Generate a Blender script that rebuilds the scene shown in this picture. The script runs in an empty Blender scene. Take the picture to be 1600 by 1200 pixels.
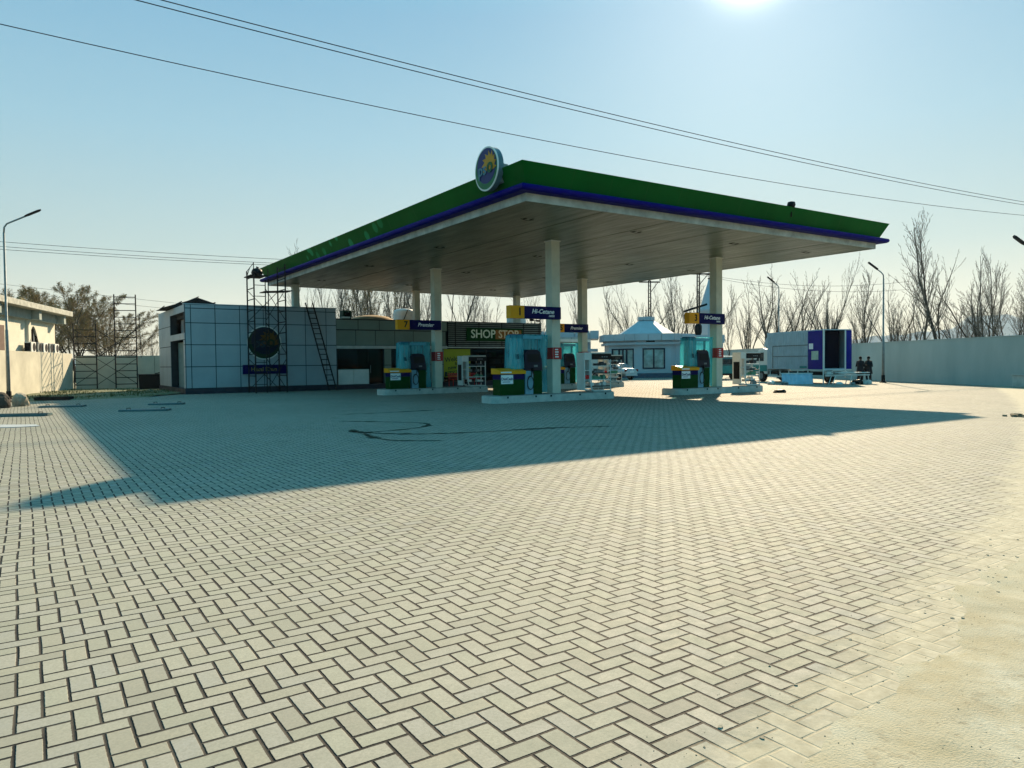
import bpy, bmesh, math, random
from mathutils import Vector, Matrix
from math import sin, cos, pi, radians, sqrt, atan2
random.seed(7)
SC = bpy.context.scene
COL = SC.collection

# ------------------------------------------------------------------ camera
PITCH, ROLL, FPX, CAMH = 0.0296, -0.0105, 1148.5, 1.6
cd = bpy.data.cameras.new('camera'); cam = bpy.data.objects.new('camera', cd); COL.objects.link(cam)
F = Vector((0, cos(PITCH), -sin(PITCH))); R0 = Vector((1, 0, 0)); U0 = R0.cross(F)
Rv = R0*cos(ROLL) + U0*sin(ROLL); Uv = U0*cos(ROLL) - R0*sin(ROLL)
M = Matrix((Rv, Uv, -F)).transposed().to_4x4(); M.translation = (0, 0, CAMH)
cam.matrix_world = M
cd.sensor_width = 36; cd.lens = 36*FPX/1600; cd.clip_start = .1; cd.clip_end = 6000
SC.camera = cam
HAZE_D = .00010

# ------------------------------------------------------------------ light
SUN_AZ, SUN_EL = radians(18.06), radians(27.7)
SDIR = Vector((sin(SUN_AZ)*cos(SUN_EL), cos(SUN_AZ)*cos(SUN_EL), sin(SUN_EL)))
ld = bpy.data.lights.new('sun', 'SUN'); ld.energy = 5.0; ld.angle = radians(.8); ld.color = (1.0, .80, .54)
so = bpy.data.objects.new('sun', ld); COL.objects.link(so)
so.rotation_euler = SDIR.to_track_quat('Z', 'Y').to_euler()

SC.view_settings.view_transform = 'Standard'; SC.view_settings.look = 'None'
SC.view_settings.gamma = 1; SC.view_settings.exposure = 1.05
SC.render.engine = 'CYCLES'
SC.cycles.max_bounces = 6; SC.cycles.transparent_max_bounces = 12
SC.cycles.use_denoising = True

W = bpy.data.worlds.new('World'); SC.world = W; W.use_nodes = True
nt = W.node_tree; nt.nodes.clear()
def wn(t, **k):
    n = nt.nodes.new(t)
    for a, b in k.items(): setattr(n, a, b)
    return n
wo = wn('ShaderNodeOutputWorld'); bg = wn('ShaderNodeBackground'); bg.inputs[1].default_value = 1.0
sky = wn('ShaderNodeTexSky', sky_type='NISHITA', sun_disc=False)
sky.sun_elevation = SUN_EL; sky.sun_rotation = SUN_AZ; sky.air_density = 1.0; sky.dust_density = 1.2; sky.ozone_density = 2.0
tc = wn('ShaderNodeTexCoord')
sep = wn('ShaderNodeSeparateXYZ'); nt.links.new(tc.outputs['Generated'], sep.inputs[0])
# strength 0.1, tinted towards teal overhead and behind, warm cream low down
def wmath(op, a, b=None, clamp=False):
    n = wn('ShaderNodeMath', operation=op, use_clamp=clamp)
    for i, v in enumerate((a, b)):
        if v is None: continue
        if isinstance(v, (int, float)): n.inputs[i].default_value = v
        else: nt.links.new(v, n.inputs[i])
    return n.outputs[0]
def wramp(stops):
    r = wn('ShaderNodeValToRGB'); nt.links.new(sep.outputs[2], r.inputs[0]); els = r.color_ramp.elements
    els[0].position = stops[0][0]; els[0].color = (*stops[0][1], 1); els[1].position = stops[-1][0]; els[1].color = (*stops[-1][1], 1)
    for p_, c_ in stops[1:-1]:
        e = els.new(p_); e.color = (*c_, 1)
    return r.outputs[0]
def wmix(f, a, b, bt='MIX'):
    n = wn('ShaderNodeMix', data_type='RGBA', blend_type=bt)
    for q, v in ((0, f), (6, a), (7, b)):
        if isinstance(v, (int, float)): n.inputs[q].default_value = v
        elif isinstance(v, tuple): n.inputs[q].default_value = (*v, 1)
        else: nt.links.new(v, n.inputs[q])
    return n.outputs[2]
dot = wn('ShaderNodeVectorMath', operation='DOT_PRODUCT'); nt.links.new(tc.outputs['Generated'], dot.inputs[0]); dot.inputs[1].default_value = SDIR
dv = wmath('MAXIMUM', dot.outputs['Value'], 0.0)
nis = wmix(1.0, sky.outputs[0], (.07, .07, .07), 'MULTIPLY')
front = wramp([(0, (.40, .365, .265)), (.05, (.355, .35, .28)), (.14, (.215, .295, .295)), (.28, (.145, .270, .335)), (.42, (.092, .222, .320)), (.55, (.05, .26, .37)), (1.0, (.035, .235, .345))])
rear = wramp([(0, (.08, .32, .40)), (.2, (.055, .295, .405)), (1.0, (.035, .235, .345))])
side = wmath('MULTIPLY', wmath('ADD', dot.outputs['Value'], .05), 2.2, True)
base = wmix(side, rear, front)
base = wmix(.07, base, nis)
g1 = wmath('MULTIPLY', wmath('POWER', dv, 1500.0), 2.4)
g2 = wmath('MULTIPLY', wmath('POWER', dv, 60.0), .06)
gv = wn('ShaderNodeVectorMath', operation='SCALE'); gv.inputs[0].default_value = (1, .99, .93); nt.links.new(wmath('ADD', g1, g2), gv.inputs['Scale'])
fin = wmix(1.0, base, gv.outputs[0], 'ADD')
nt.links.new(fin, bg.inputs[0]); nt.links.new(bg.outputs[0], wo.inputs[0])

# ------------------------------------------------------------------ frame of the forecourt
TH = 0.5879; NX, NY = 0.4972, 22.9413
VX, VY = cos(TH), sin(TH)
def G(b, a, z=0.0):
    return (NX + b*VX - a*VY, NY + b*VY + a*VX, z)

# ------------------------------------------------------------------ helpers
def tag(o, label=None, cat=None, group=None, kind=None):
    if label: o['label'] = label
    if cat: o['category'] = cat
    if group: o['group'] = group
    if kind: o['kind'] = kind
    return o
def empty(name, loc, rz=0.0, label=None, cat=None, group=None):
    o = bpy.data.objects.new(name, None); COL.objects.link(o)
    o.location = loc; o.rotation_euler = (0, 0, rz); o.empty_display_size = .2
    return tag(o, label, cat, group)
def copy_tree(o, parent=None):
    c = o.copy(); COL.objects.link(c); c.parent = parent
    for ch in list(o.children): copy_tree(ch, c)
    return c

class MB:
    def __init__(s): s.starts = []; s.v = []; s.f = []; s.m = []; s.mi = 0; s.X = None
    def tr(s, M=None): s.X = M; return s
    def add(s, vs, fs):
        n = len(s.v); s.starts.append((n, len(s.f)))
        if s.X is not None: vs = [tuple(s.X @ Vector(p)) for p in vs]
        s.v += [tuple(p) for p in vs]; s.f += [tuple(n+i for i in f) for f in fs]; s.m += [s.mi]*len(fs)
        return s
    def box(s, x0, x1, y0, y1, z0, z1):
        return s.add([(x0,y0,z0),(x1,y0,z0),(x1,y1,z0),(x0,y1,z0),(x0,y0,z1),(x1,y0,z1),(x1,y1,z1),(x0,y1,z1)],
                     [(3,2,1,0),(4,5,6,7),(0,1,5,4),(1,2,6,5),(2,3,7,6),(3,0,4,7)])
    def prism(s, poly, z0, z1, axis='z'):
        n = len(poly)
        def P(x, y, z): return (x, y, z) if axis == 'z' else ((x, z, y) if axis == 'y' else (z, x, y))
        vs = [P(x, y, z0) for x, y in poly] + [P(x, y, z1) for x, y in poly]
        fs = [tuple(range(n))[::-1], tuple(range(n, 2*n))] + [(i, (i+1) % n, n+(i+1) % n, n+i) for i in range(n)]
        return s.add(vs, fs)
    def tube(s, pts, r, sides=6, cap=True):
        pts = [Vector(p) for p in pts]; n = len(pts)
        rr = r if isinstance(r, (list, tuple)) else [r]*n
        vs = []; prev = None
        for i, p in enumerate(pts):
            t = (pts[min(i+1, n-1)]-pts[max(i-1, 0)])
            if t.length < 1e-9: t = Vector((0, 0, 1))
            t.normalize()
            if prev is None:
                a = t.cross(Vector((0, 0, 1)))
                if a.length < .05: a = t.cross(Vector((1, 0, 0)))
            else: a = prev - t*prev.dot(t)
            a.normalize(); prev = a; b = t.cross(a)
            for k in range(sides):
                w = 2*pi*k/sides; vs.append(p + (a*cos(w)+b*sin(w))*rr[i])
        fs = [(i*sides+k, i*sides+(k+1) % sides, (i+1)*sides+(k+1) % sides, (i+1)*sides+k) for i in range(n-1) for k in range(sides)]
        if cap: fs += [tuple(range(sides))[::-1], tuple(range((n-1)*sides, n*sides))]
        return s.add(vs, fs)
    def bar(s, p, q, w, h=None):           # square bar
        return s.tube([p, q], (h or w)*.7071, 4)
    def lathe(s, prof, c=(0, 0, 0), seg=16, a0=0.0):
        vs = []; n = len(prof)
        for k in range(seg):
            w = a0+2*pi*k/seg
            for r, z in prof: vs.append((c[0]+r*cos(w), c[1]+r*sin(w), c[2]+z))
        fs = [(k*n+i, ((k+1) % seg)*n+i, ((k+1) % seg)*n+i+1, k*n+i+1) for k in range(seg) for i in range(n-1)]
        return s.add(vs, fs)
    def build_each(s, name, m, parent):
        n = len(s.v); st = s.starts + [(len(s.v), len(s.f))]
        for (v0, f0), (v1, f1) in zip(st, st[1:]):
            q = MB(); q.v = s.v[v0:v1]; q.f = [tuple(i-v0 for i in f) for f in s.f[f0:f1]]; q.m = [0]*len(q.f); q.build(name, m, parent)
    def build(s, name, mats, parent=None, smooth=False, bevel=0, loc=None):
        me = bpy.data.meshes.new(name); me.from_pydata(s.v, [], s.f)
        if not isinstance(mats, (list, tuple)): mats = [mats]
        for m in mats: me.materials.append(m)
        if len(mats) > 1: me.polygons.foreach_set('material_index', s.m)
        me.validate(); me.update()
        bm = bmesh.new(); bm.from_mesh(me); bmesh.ops.recalc_face_normals(bm, faces=bm.faces); bm.to_mesh(me); bm.free()
        if smooth: me.polygons.foreach_set('use_smooth', [True]*len(me.polygons))
        o = bpy.data.objects.new(name, me); COL.objects.link(o); o.parent = parent
        if loc: o.location = loc
        if bevel:
            b = o.modifiers.new('bevel', 'BEVEL'); b.width = bevel; b.segments = 2; b.limit_method = 'ANGLE'
        return o

MATS = {}
def mat(name, col, rough=.6, metal=0., var=.12, scale=3., bump=0., bscale=30., col2=None, spec=.18, dirt=0., streak=False, emit=None):
    if name in MATS: return MATS[name]
    m = bpy.data.materials.new(name); m.use_nodes = True; t = m.node_tree; N = t.nodes; L = t.links
    p = N['Principled BSDF']; p.inputs['Roughness'].default_value = rough; p.inputs['Metallic'].default_value = metal
    p.inputs['Specular IOR Level'].default_value = spec
    tcn = N.new('ShaderNodeTexCoord')
    no = N.new('ShaderNodeTexNoise'); no.inputs['Scale'].default_value = scale; no.inputs['Detail'].default_value = 6; no.inputs['Roughness'].default_value = .6
    src = tcn.outputs['Object']
    if streak:
        mp = N.new('ShaderNodeMapping'); mp.inputs['Scale'].default_value = streak; L.new(src, mp.inputs[0]); src = mp.outputs[0]
    L.new(src, no.inputs['Vector'])
    mix = N.new('ShaderNodeMix'); mix.data_type = 'RGBA'
    c2 = col2 or tuple(c*(1-var*2.2) for c in col)
    mix.inputs[6].default_value = (*col, 1); mix.inputs[7].default_value = (*c2, 1)
    mr = N.new('ShaderNodeMapRange'); mr.inputs[1].default_value = .35; mr.inputs[2].default_value = .7
    L.new(no.outputs[0], mr.inputs[0]); L.new(mr.outputs[0], mix.inputs[0]); L.new(mix.outputs[2], p.inputs['Base Color'])
    mr2 = N.new('ShaderNodeMapRange'); mr2.inputs[3].default_value = max(0, rough-.08); mr2.inputs[4].default_value = min(1, rough+.12)
    L.new(no.outputs[0], mr2.inputs[0]); L.new(mr2.outputs[0], p.inputs['Roughness'])
    if bump:
        nb = N.new('ShaderNodeTexNoise'); nb.inputs['Scale'].default_value = bscale; nb.inputs['Detail'].default_value = 5; L.new(tcn.outputs['Object'], nb.inputs['Vector'])
        b = N.new('ShaderNodeBump'); b.inputs['Strength'].default_value = min(1, bump); b.inputs['Distance'].default_value = .02; L.new(nb.outputs[0], b.inputs['Height']); L.new(b.outputs[0], p.inputs['Normal'])
    if emit: p.inputs['Emission Color'].default_value = (*col, 1); p.inputs['Emission Strength'].default_value = emit
    MATS[name] = m; return m

BF = bpy.data.fonts.new if False else None
def text(name, s, size, loc, rot, m, parent, ext=.006, shear=0., align='CENTER', bold=0.0, sx=1.0):
    cu = bpy.data.curves.new(name, 'FONT'); cu.body = s; cu.size = size; cu.extrude = ext; cu.shear = shear; cu.align_x = align; cu.align_y = 'CENTER'; cu.offset = bold
    cu.resolution_u = 3
    to = bpy.data.objects.new(name+'_tmp', cu); COL.objects.link(to)
    dg = bpy.context.evaluated_depsgraph_get(); dg.update()
    me = bpy.data.meshes.new_from_object(to.evaluated_get(dg)); bpy.data.objects.remove(to); bpy.data.curves.remove(cu)
    me.materials.clear(); me.materials.append(m)
    o = bpy.data.objects.new(name, me); COL.objects.link(o); o.parent = parent; o.location = loc; o.rotation_euler = rot; o.scale = (sx, 1, 1)
    return o
FR = (pi/2, 0, 0)          # text standing up, facing local -Y

# ------------------------------------------------------------------ materials
def paver_material():
    m = bpy.data.materials.new('herringbone_pavers'); m.use_nodes = True; t = m.node_tree; N = t.nodes; L = t.links
    p = N['Principled BSDF']; tcn = N.new('ShaderNodeTexCoord')
    def mth(op, a, b=None, c=None, clamp=False):
        n = N.new('ShaderNodeMath'); n.operation = op; n.use_clamp = clamp
        for i, v in enumerate((a, b, c)):
            if v is None: continue
            if isinstance(v, (int, float)): n.inputs[i].default_value = v
            else: L.new(v, n.inputs[i])
        return n.outputs[0]
    def noise(scale, det=3, rough=.5, vec=None):
        n = N.new('ShaderNodeTexNoise'); n.inputs['Scale'].default_value = scale; n.inputs['Detail'].default_value = det; n.inputs['Roughness'].default_value = rough
        L.new(vec or tcn.outputs['Object'], n.inputs['Vector']); return n
    wv = noise(.55, 2)
    sub = N.new('ShaderNodeVectorMath'); sub.operation = 'SUBTRACT'; L.new(wv.outputs['Color'], sub.inputs[0]); sub.inputs[1].default_value = (.5, .5, .5)
    sc = N.new('ShaderNodeVectorMath'); sc.operation = 'SCALE'; L.new(sub.outputs[0], sc.inputs[0]); sc.inputs['Scale'].default_value = .07
    ad = N.new('ShaderNodeVectorMath'); ad.operation = 'ADD'; L.new(tcn.outputs['Object'], ad.inputs[0]); L.new(sc.outputs[0], ad.inputs[1])
    sp = N.new('ShaderNodeSeparateXYZ'); L.new(ad.outputs[0], sp.inputs[0])
    BW = PAVER
    x = mth('DIVIDE', sp.outputs[0], BW); y = mth('DIVIDE', sp.outputs[1], BW)
    if MIRROR: x = mth('MULTIPLY', x, -1.0)
    i = mth('FLOOR', x); j = mth('FLOOR', y); fx = mth('SUBTRACT', x, i); fy = mth('SUBTRACT', y, j)
    k = mth('FLOORED_MODULO', mth('ADD', mth('SUBTRACT', i, j), .25), 4.0); k = mth('FLOOR', k)
    isH = mth('LESS_THAN', k, 1.5); isV = mth('SUBTRACT', 1.0, isH)
    k3 = mth('SUBTRACT', 3.0, k)
    Lh = mth('ADD', fx, k); Lv = mth('ADD', fy, k3)
    Ll = mth('ADD', mth('MULTIPLY', isH, Lh), mth('MULTIPLY', isV, Lv))
    Ss = mth('ADD', mth('MULTIPLY', isH, fy), mth('MULTIPLY', isV, fx))
    d = mth('MINIMUM', mth('MINIMUM', Ll, mth('SUBTRACT', 2.0, Ll)), mth('MINIMUM', Ss, mth('SUBTRACT', 1.0, Ss)))
    idx = mth('SUBTRACT', i, mth('MULTIPLY', isH, k)); idy = mth('SUBTRACT', j, mth('MULTIPLY', isV, k3))
    cx = N.new('ShaderNodeCombineXYZ'); L.new(idx, cx.inputs[0]); L.new(idy, cx.inputs[1]); L.new(isH, cx.inputs[2])
    wh = N.new('ShaderNodeTexWhiteNoise'); wh.noise_dimensions = '3D'; L.new(cx.outputs[0], wh.inputs['Vector'])
    ws = N.new('ShaderNodeSeparateColor'); L.new(wh.outputs['Color'], ws.inputs[0])
    edgen = noise(40, 3, .6)
    dd = mth('ADD', d, mth('MULTIPLY', mth('SUBTRACT', edgen.outputs[0], .5), .055))
    # joint mask, width varies a little from brick to brick
    jw = mth('ADD', mth('MULTIPLY', ws.outputs[2], .034), .050)
    jm = N.new('ShaderNodeMapRange'); jm.interpolation_type = 'SMOOTHSTEP'; L.new(dd, jm.inputs[0]); L.new(jw, jm.inputs[1]); L.new(mth('ADD', jw, .022), jm.inputs[2])
    # brick colour
    r1 = N.new('ShaderNodeValToRGB'); L.new(ws.outputs[0], r1.inputs[0]); el = r1.color_ramp.elements
    el[0].position = 0; el[0].color = (0.262, 0.257, 0.205, 1); el[1].position = 1; el[1].color = (0.396, 0.364, 0.304, 1)
    for pos, c in ((.2, (0.324, 0.318, 0.251, 1)), (.42, (0.360, 0.331, 0.278, 1)), (.58, (0.303, 0.294, 0.268, 1)), (.74, (0.330, 0.304, 0.233, 1)), (.9, (0.244, 0.225, 0.188, 1))):
        e = el.new(pos); e.color = c
    big = noise(.22, 4, .55); fine = noise(9, 6, .7); gr = noise(75, 3, .75)
    def mixm(f, a, b, bt='MIX'):
        n = N.new('ShaderNodeMix'); n.data_type = 'RGBA'; n.blend_type = bt
        for q, v in ((0, f), (6, a), (7, b)):
            if isinstance(v, (int, float)): n.inputs[q].default_value = v
            elif isinstance(v, tuple): n.inputs[q].default_value = v
            else: L.new(v, n.inputs[q])
        return n.outputs[2]
    def mr(v, a, b, c, e):
        n = N.new('ShaderNodeMapRange'); n.inputs[1].default_value = a; n.inputs[2].default_value = b; n.inputs[3].default_value = c; n.inputs[4].default_value = e
        L.new(v, n.inputs[0]); return n.outputs[0]
    c = mixm(mr(fine.outputs[0], .35, .75, 0, .6), r1.outputs[0], (.27, .26, .20, 1))
    c = mixm(mr(big.outputs[0], .42, .68, 0, .45), c, (.42, .39, .32, 1))
    c = mixm(mr(gr.outputs[0], .35, .68, .0, .5), c, (.19, .185, .15, 1))
    med = noise(.9, 5, .6); c = mixm(mr(med.outputs[0], .5, .72, 0, .4), c, (.25, .24, .19, 1))
    spots = N.new('ShaderNodeTexVoronoi'); spots.inputs['Scale'].default_value = 2.3; L.new(tcn.outputs['Object'], spots.inputs['Vector'])
    c = mixm(mr(spots.outputs['Distance'], .035, .05, .55, 0.0), c, (.12, .11, .085, 1))
    # blown sand near the edge and in patches
    sx = N.new('ShaderNodeSeparateXYZ'); L.new(tcn.outputs['Object'], sx.inputs[0])
    edge = mth('SUBTRACT', sx.outputs[1], mth('SUBTRACT', mth('MULTIPLY', mth('POWER', mth('MAXIMUM', mth('ADD', sx.outputs[0], 12.0), 0.0), 1.25), .155), 17.15))
    sn = noise(2.2, 5, .65)
    sm = mth('ADD', mr(edge, -.25, .75, 1.0, 0.0), mth('MULTIPLY', mth('SUBTRACT', sn.outputs[0], .5), 1.3))
    sand = mr(sm, .45, .85, 0.0, 1.0)
    sandc = mixm(mr(fine.outputs[0], .3, .7, 0, 1), (.42, .385, .29, 1), (.30, .26, .18, 1))
    jn = noise(1.3, 4, .6)
    jointc = mixm(mr(jn.outputs[0], .45, .75, 0, .4), (.008, .008, .008, 1), (.12, .105, .08, 1))
    jointc = mixm(sand, jointc, sandc)
    c = mixm(mth('MULTIPLY', sand, .85), c, sandc)
    c = mixm(jm.outputs[0], jointc, c)
    L.new(c, p.inputs['Base Color'])
    L.new(mr(fine.outputs[0], .2, .8, .72, .92), p.inputs['Roughness']); p.inputs['Specular IOR Level'].default_value = .22
    hm = N.new('ShaderNodeMapRange'); hm.interpolation_type = 'SMOOTHSTEP'; L.new(dd, hm.inputs[0]); hm.inputs[1].default_value = .02; hm.inputs[2].default_value = .085
    # each brick sits slightly tilted / higher
    tilt = mth('ADD', mth('MULTIPLY', mth('SUBTRACT', ws.outputs[0], .5), mth('SUBTRACT', Ll, 1.0)), mth('MULTIPLY', mth('SUBTRACT', ws.outputs[1], .5), mth('SUBTRACT', Ss, .5)))
    h = mth('ADD', mth('MULTIPLY', hm.outputs[0], mth('SUBTRACT', 1.0, mth('MULTIPLY', sand, .6))), mth('MULTIPLY', tilt, .25))
    h = mth('ADD', h, mth('MULTIPLY', fine.outputs[0], .18)); h = mth('ADD', h, mth('MULTIPLY', gr.outputs[0], .10))
    b = N.new('ShaderNodeBump'); b.inputs['Strength'].default_value = .75; b.inputs['Distance'].default_value = .007; L.new(h, b.inputs['Height']); L.new(b.outputs[0], p.inputs['Normal'])
    return m
PAVER = .11; MIRROR = False
M_PAV = paver_material()
M_SAND = mat('sandy_soil', (.43, .40, .31), .95, var=.22, scale=2.4, bump=.35, bscale=90, col2=(.37, .32, .215), spec=.1)
def sand_extra():
    t = M_SAND.node_tree; N = t.nodes; L = t.links; p = N['Principled BSDF']; tcn = N.new('ShaderNodeTexCoord')
    cur = p.inputs['Base Color'].links[0].from_socket
    for sc, lo, hi, amt, col in ((.7, .50, .66, .75, (.33, .27, .17)), (5.5, .56, .70, .7, (.25, .21, .14)), (28, .58, .70, .7, (.20, .17, .12)), (1.7, .58, .7, .6, (.56, .53, .44))):
        n = N.new('ShaderNodeTexNoise'); n.inputs['Scale'].default_value = sc; n.inputs['Detail'].default_value = 7; n.inputs['Roughness'].default_value = .68; L.new(tcn.outputs['Object'], n.inputs['Vector'])
        r = N.new('ShaderNodeMapRange'); r.inputs[1].default_value = lo; r.inputs[2].default_value = hi; r.inputs[4].default_value = amt; L.new(n.outputs[0], r.inputs[0])
        m = N.new('ShaderNodeMix'); m.data_type = 'RGBA'; L.new(r.outputs[0], m.inputs[0]); L.new(cur, m.inputs[6]); m.inputs[7].default_value = (*col, 1); cur = m.outputs[2]
    L.new(cur, p.inputs['Base Color'])
sand_extra()
M_DIRT = mat('rough_dirt', (.20, .19, .12), .95, scale=1.1, bump=1, bscale=6, col2=(.10, .12, .06))
M_GROUND = mat('far_ground', (.33, .28, .19), .95, scale=.05, bump=.5, bscale=2, col2=(.20, .19, .12))
M_GREEN = mat('green_fascia_paint', (.006, .13, .012), .5, spec=.2, var=.15, scale=.8)
M_BLUE = mat('navy_fascia_paint', (.001, .002, .15), .5, spec=.04, var=.1)
M_WHITE = mat('white_painted_metal', (.70, .70, .66), .45, var=.07, scale=1.5)
M_COLUMN = mat('cream_column_paint', (.62, .60, .49), .5, var=.08, scale=2)
M_KERB = mat('island_concrete', (.52, .53, .49), .7, var=.14, scale=3, bump=.3)
M_CLAD = mat('silver_cladding', (.33, .37, .40), .38, .15, var=.07, scale=.6)
M_CLADLOW = mat('grey_green_cladding', (.17, .22, .19), .4, .1, var=.08, scale=.6)
M_CLADKIOSK = mat('pale_kiosk_cladding', (.42, .46, .50), .4, .1, var=.06, scale=.6)
M_JOINT = mat('dark_joint', (.03, .035, .04), .7)
M_PLINTH = mat('dark_plinth_tiles', (.035, .035, .05), .35, var=.2)
M_DARK = mat('dark_interior', (.008, .01, .011), .9, spec=.05)
M_STEEL = mat('rusty_steel', (.022, .020, .020), .75, .0, var=.3, scale=9)
M_GALV = mat('galvanised_pole', (.22, .24, .24), .55, .3, var=.15, scale=6)
M_WALL = mat('cream_rendered_wall', (.56, .53, .43), .85, scale=.7, var=.12, bump=.3, bscale=8)
M_WALLG = mat('grey_rendered_wall', (.45, .48, .45), .85, scale=.5, col2=(.34, .38, .36), bump=.4, bscale=6, streak=(1, 1, .3))
M_BARK = mat('grey_brown_bark', (.065, .055, .045), .9, scale=8)
M_TWIG = mat('bare_twigs', (.17, .14, .115), .9, scale=8)  # twig colour lightened to paint in some haze
M_LEAF = mat('dry_olive_leaves', (.26, .18, .07), .8, scale=2, col2=(.17, .12, .05))
M_BLACK = mat('black_plastic', (.008, .008, .009), .55, spec=.15)
M_TYRE = mat('tyre_rubber', (.02, .02, .02), .85)
M_YEL = mat('yellow_panel', (.85, .32, .0), .4, var=.06)
M_NAVY = mat('navy_panel', (.003, .004, .075), .45, var=.08, spec=.06)
M_LIT = mat('white_lettering', (.85, .85, .85), .5, var=.02)
M_RED = mat('red_panel', (.50, .03, .03), .45, var=.1)
M_DKGREEN = mat('dark_green_panel', (.002, .05, .008), .5, spec=.05, var=.1)
M_TANK = mat('white_tank_plastic', (.72, .74, .72), .5, var=.08)
M_WIRE = mat('black_cable', (.015, .015, .015), .6)

def soffit_material():
    m = bpy.data.materials.new('soffit_sheet'); m.use_nodes = True; t = m.node_tree; N = t.nodes; L = t.links; p = N['Principled BSDF']
    tcn = N.new('ShaderNodeTexCoord')
    def nz(scale, mp, det=5, r=.6):
        q = N.new('ShaderNodeMapping'); q.inputs['Scale'].default_value = mp; L.new(tcn.outputs['Object'], q.inputs[0])
        n = N.new('ShaderNodeTexNoise'); n.inputs['Scale'].default_value = scale; n.inputs['Detail'].default_value = det; n.inputs['Roughness'].default_value = r; L.new(q.outputs[0], n.inputs['Vector']); return n.outputs[0]
    a = nz(1.2, (3.2, .35, 1)); b = nz(.25, (1, 1, 1)); c_ = nz(30, (4, .2, 1), 2)
    def mx(f, x, y):
        n = N.new('ShaderNodeMix'); n.data_type = 'RGBA'
        for q, v in ((0, f), (6, x), (7, y)):
            if isinstance(v, tuple): n.inputs[q].default_value = v
            else: L.new(v, n.inputs[q])
        return n.outputs[2]
    def mr(v, x, y, c, e):
        n = N.new('ShaderNodeMapRange'); n.inputs[1].default_value = x; n.inputs[2].default_value = y; n.inputs[3].default_value = c; n.inputs[4].default_value = e; L.new(v, n.inputs[0]); return n.outputs[0]
    c = mx(mr(a, .35, .7, 0, .8), (.068, .108, .062, 1), (.024, .046, .026, 1))
    c = mx(mr(b, .4, .7, 0, .5), c, (.115, .145, .085, 1))
    L.new(c, p.inputs['Base Color']); L.new(mr(a, .3, .8, .28, .5), p.inputs['Roughness']); p.inputs['Metallic'].default_value = .15
    bu = N.new('ShaderNodeBump'); bu.inputs['Strength'].default_value = .35; bu.inputs['Distance'].default_value = .01; L.new(c_, bu.inputs['Height']); L.new(bu.outputs[0], p.inputs['Normal'])
    return m
M_SOFFIT = soffit_material()

def film_material(name, col, alpha):
    m = bpy.data.materials.new(name); m.use_nodes = True; t = m.node_tree; N = t.nodes; L = t.links
    N.clear(); out = N.new('ShaderNodeOutputMaterial'); mix = N.new('ShaderNodeMixShader'); tr = N.new('ShaderNodeBsdfTransparent'); tr.inputs[0].default_value = (.60, .93, .97, 1)
    p = N.new('ShaderNodeBsdfPrincipled'); p.inputs['Base Color'].default_value = (*col, 1); p.inputs['Roughness'].default_value = .22
    tl = N.new('ShaderNodeBsdfTranslucent'); tl.inputs[0].default_value = (*col, 1); m2 = N.new('ShaderNodeMixShader'); m2.inputs[0].default_value = .5
    tcn = N.new('ShaderNodeTexCoord'); mp = N.new('ShaderNodeMapping'); mp.inputs['Scale'].default_value = (1, 1, .15); L.new(tcn.outputs['Object'], mp.inputs[0])
    n = N.new('ShaderNodeTexNoise'); n.inputs['Scale'].default_value = 7; n.inputs['Detail'].default_value = 4; L.new(mp.outputs[0], n.inputs['Vector'])
    b = N.new('ShaderNodeBump'); b.inputs['Strength'].default_value = 1; b.inputs['Distance'].default_value = .05; L.new(n.outputs[0], b.inputs['Height']); L.new(b.outputs[0], p.inputs['Normal'])
    r = N.new('ShaderNodeMapRange'); r.inputs[1].default_value = .3; r.inputs[2].default_value = .7; r.inputs[3].default_value = alpha-.2; r.inputs[4].default_value = alpha+.2; L.new(n.outputs[0], r.inputs[0]); L.new(r.outputs[0], mix.inputs[0])
    L.new(p.outputs[0], m2.inputs[1]); L.new(tl.outputs[0], m2.inputs[2]); L.new(tr.outputs[0], mix.inputs[1]); L.new(m2.outputs[0], mix.inputs[2]); L.new(mix.outputs[0], out.inputs[0])
    return m
M_FILM = film_material('blue_wrapping_film', (.12, .60, .68), .22)
M_FILM2 = film_material('bright_blue_film', (.12, .62, .72), .44)
def glass_material():
    m = bpy.data.materials.new('shop_glass'); m.use_nodes = True; t = m.node_tree; N = t.nodes; L = t.links; N.clear()
    out = N.new('ShaderNodeOutputMaterial'); mix = N.new('ShaderNodeMixShader'); tr = N.new('ShaderNodeBsdfTransparent'); tr.inputs[0].default_value = (.4, .45, .45, 1)
    g = N.new('ShaderNodeBsdfGlossy'); g.inputs['Roughness'].default_value = .03; fr = N.new('ShaderNodeFresnel'); fr.inputs[0].default_value = 1.18
    L.new(fr.outputs[0], mix.inputs[0]); L.new(tr.outputs[0], mix.inputs[1]); L.new(g.outputs[0], mix.inputs[2]); L.new(mix.outputs[0], out.inputs[0]); return m
M_GLASS = glass_material()
M_DGLASS = mat('dark_window_glass', (.02, .025, .03), .06, var=.05, spec=.8)

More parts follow.
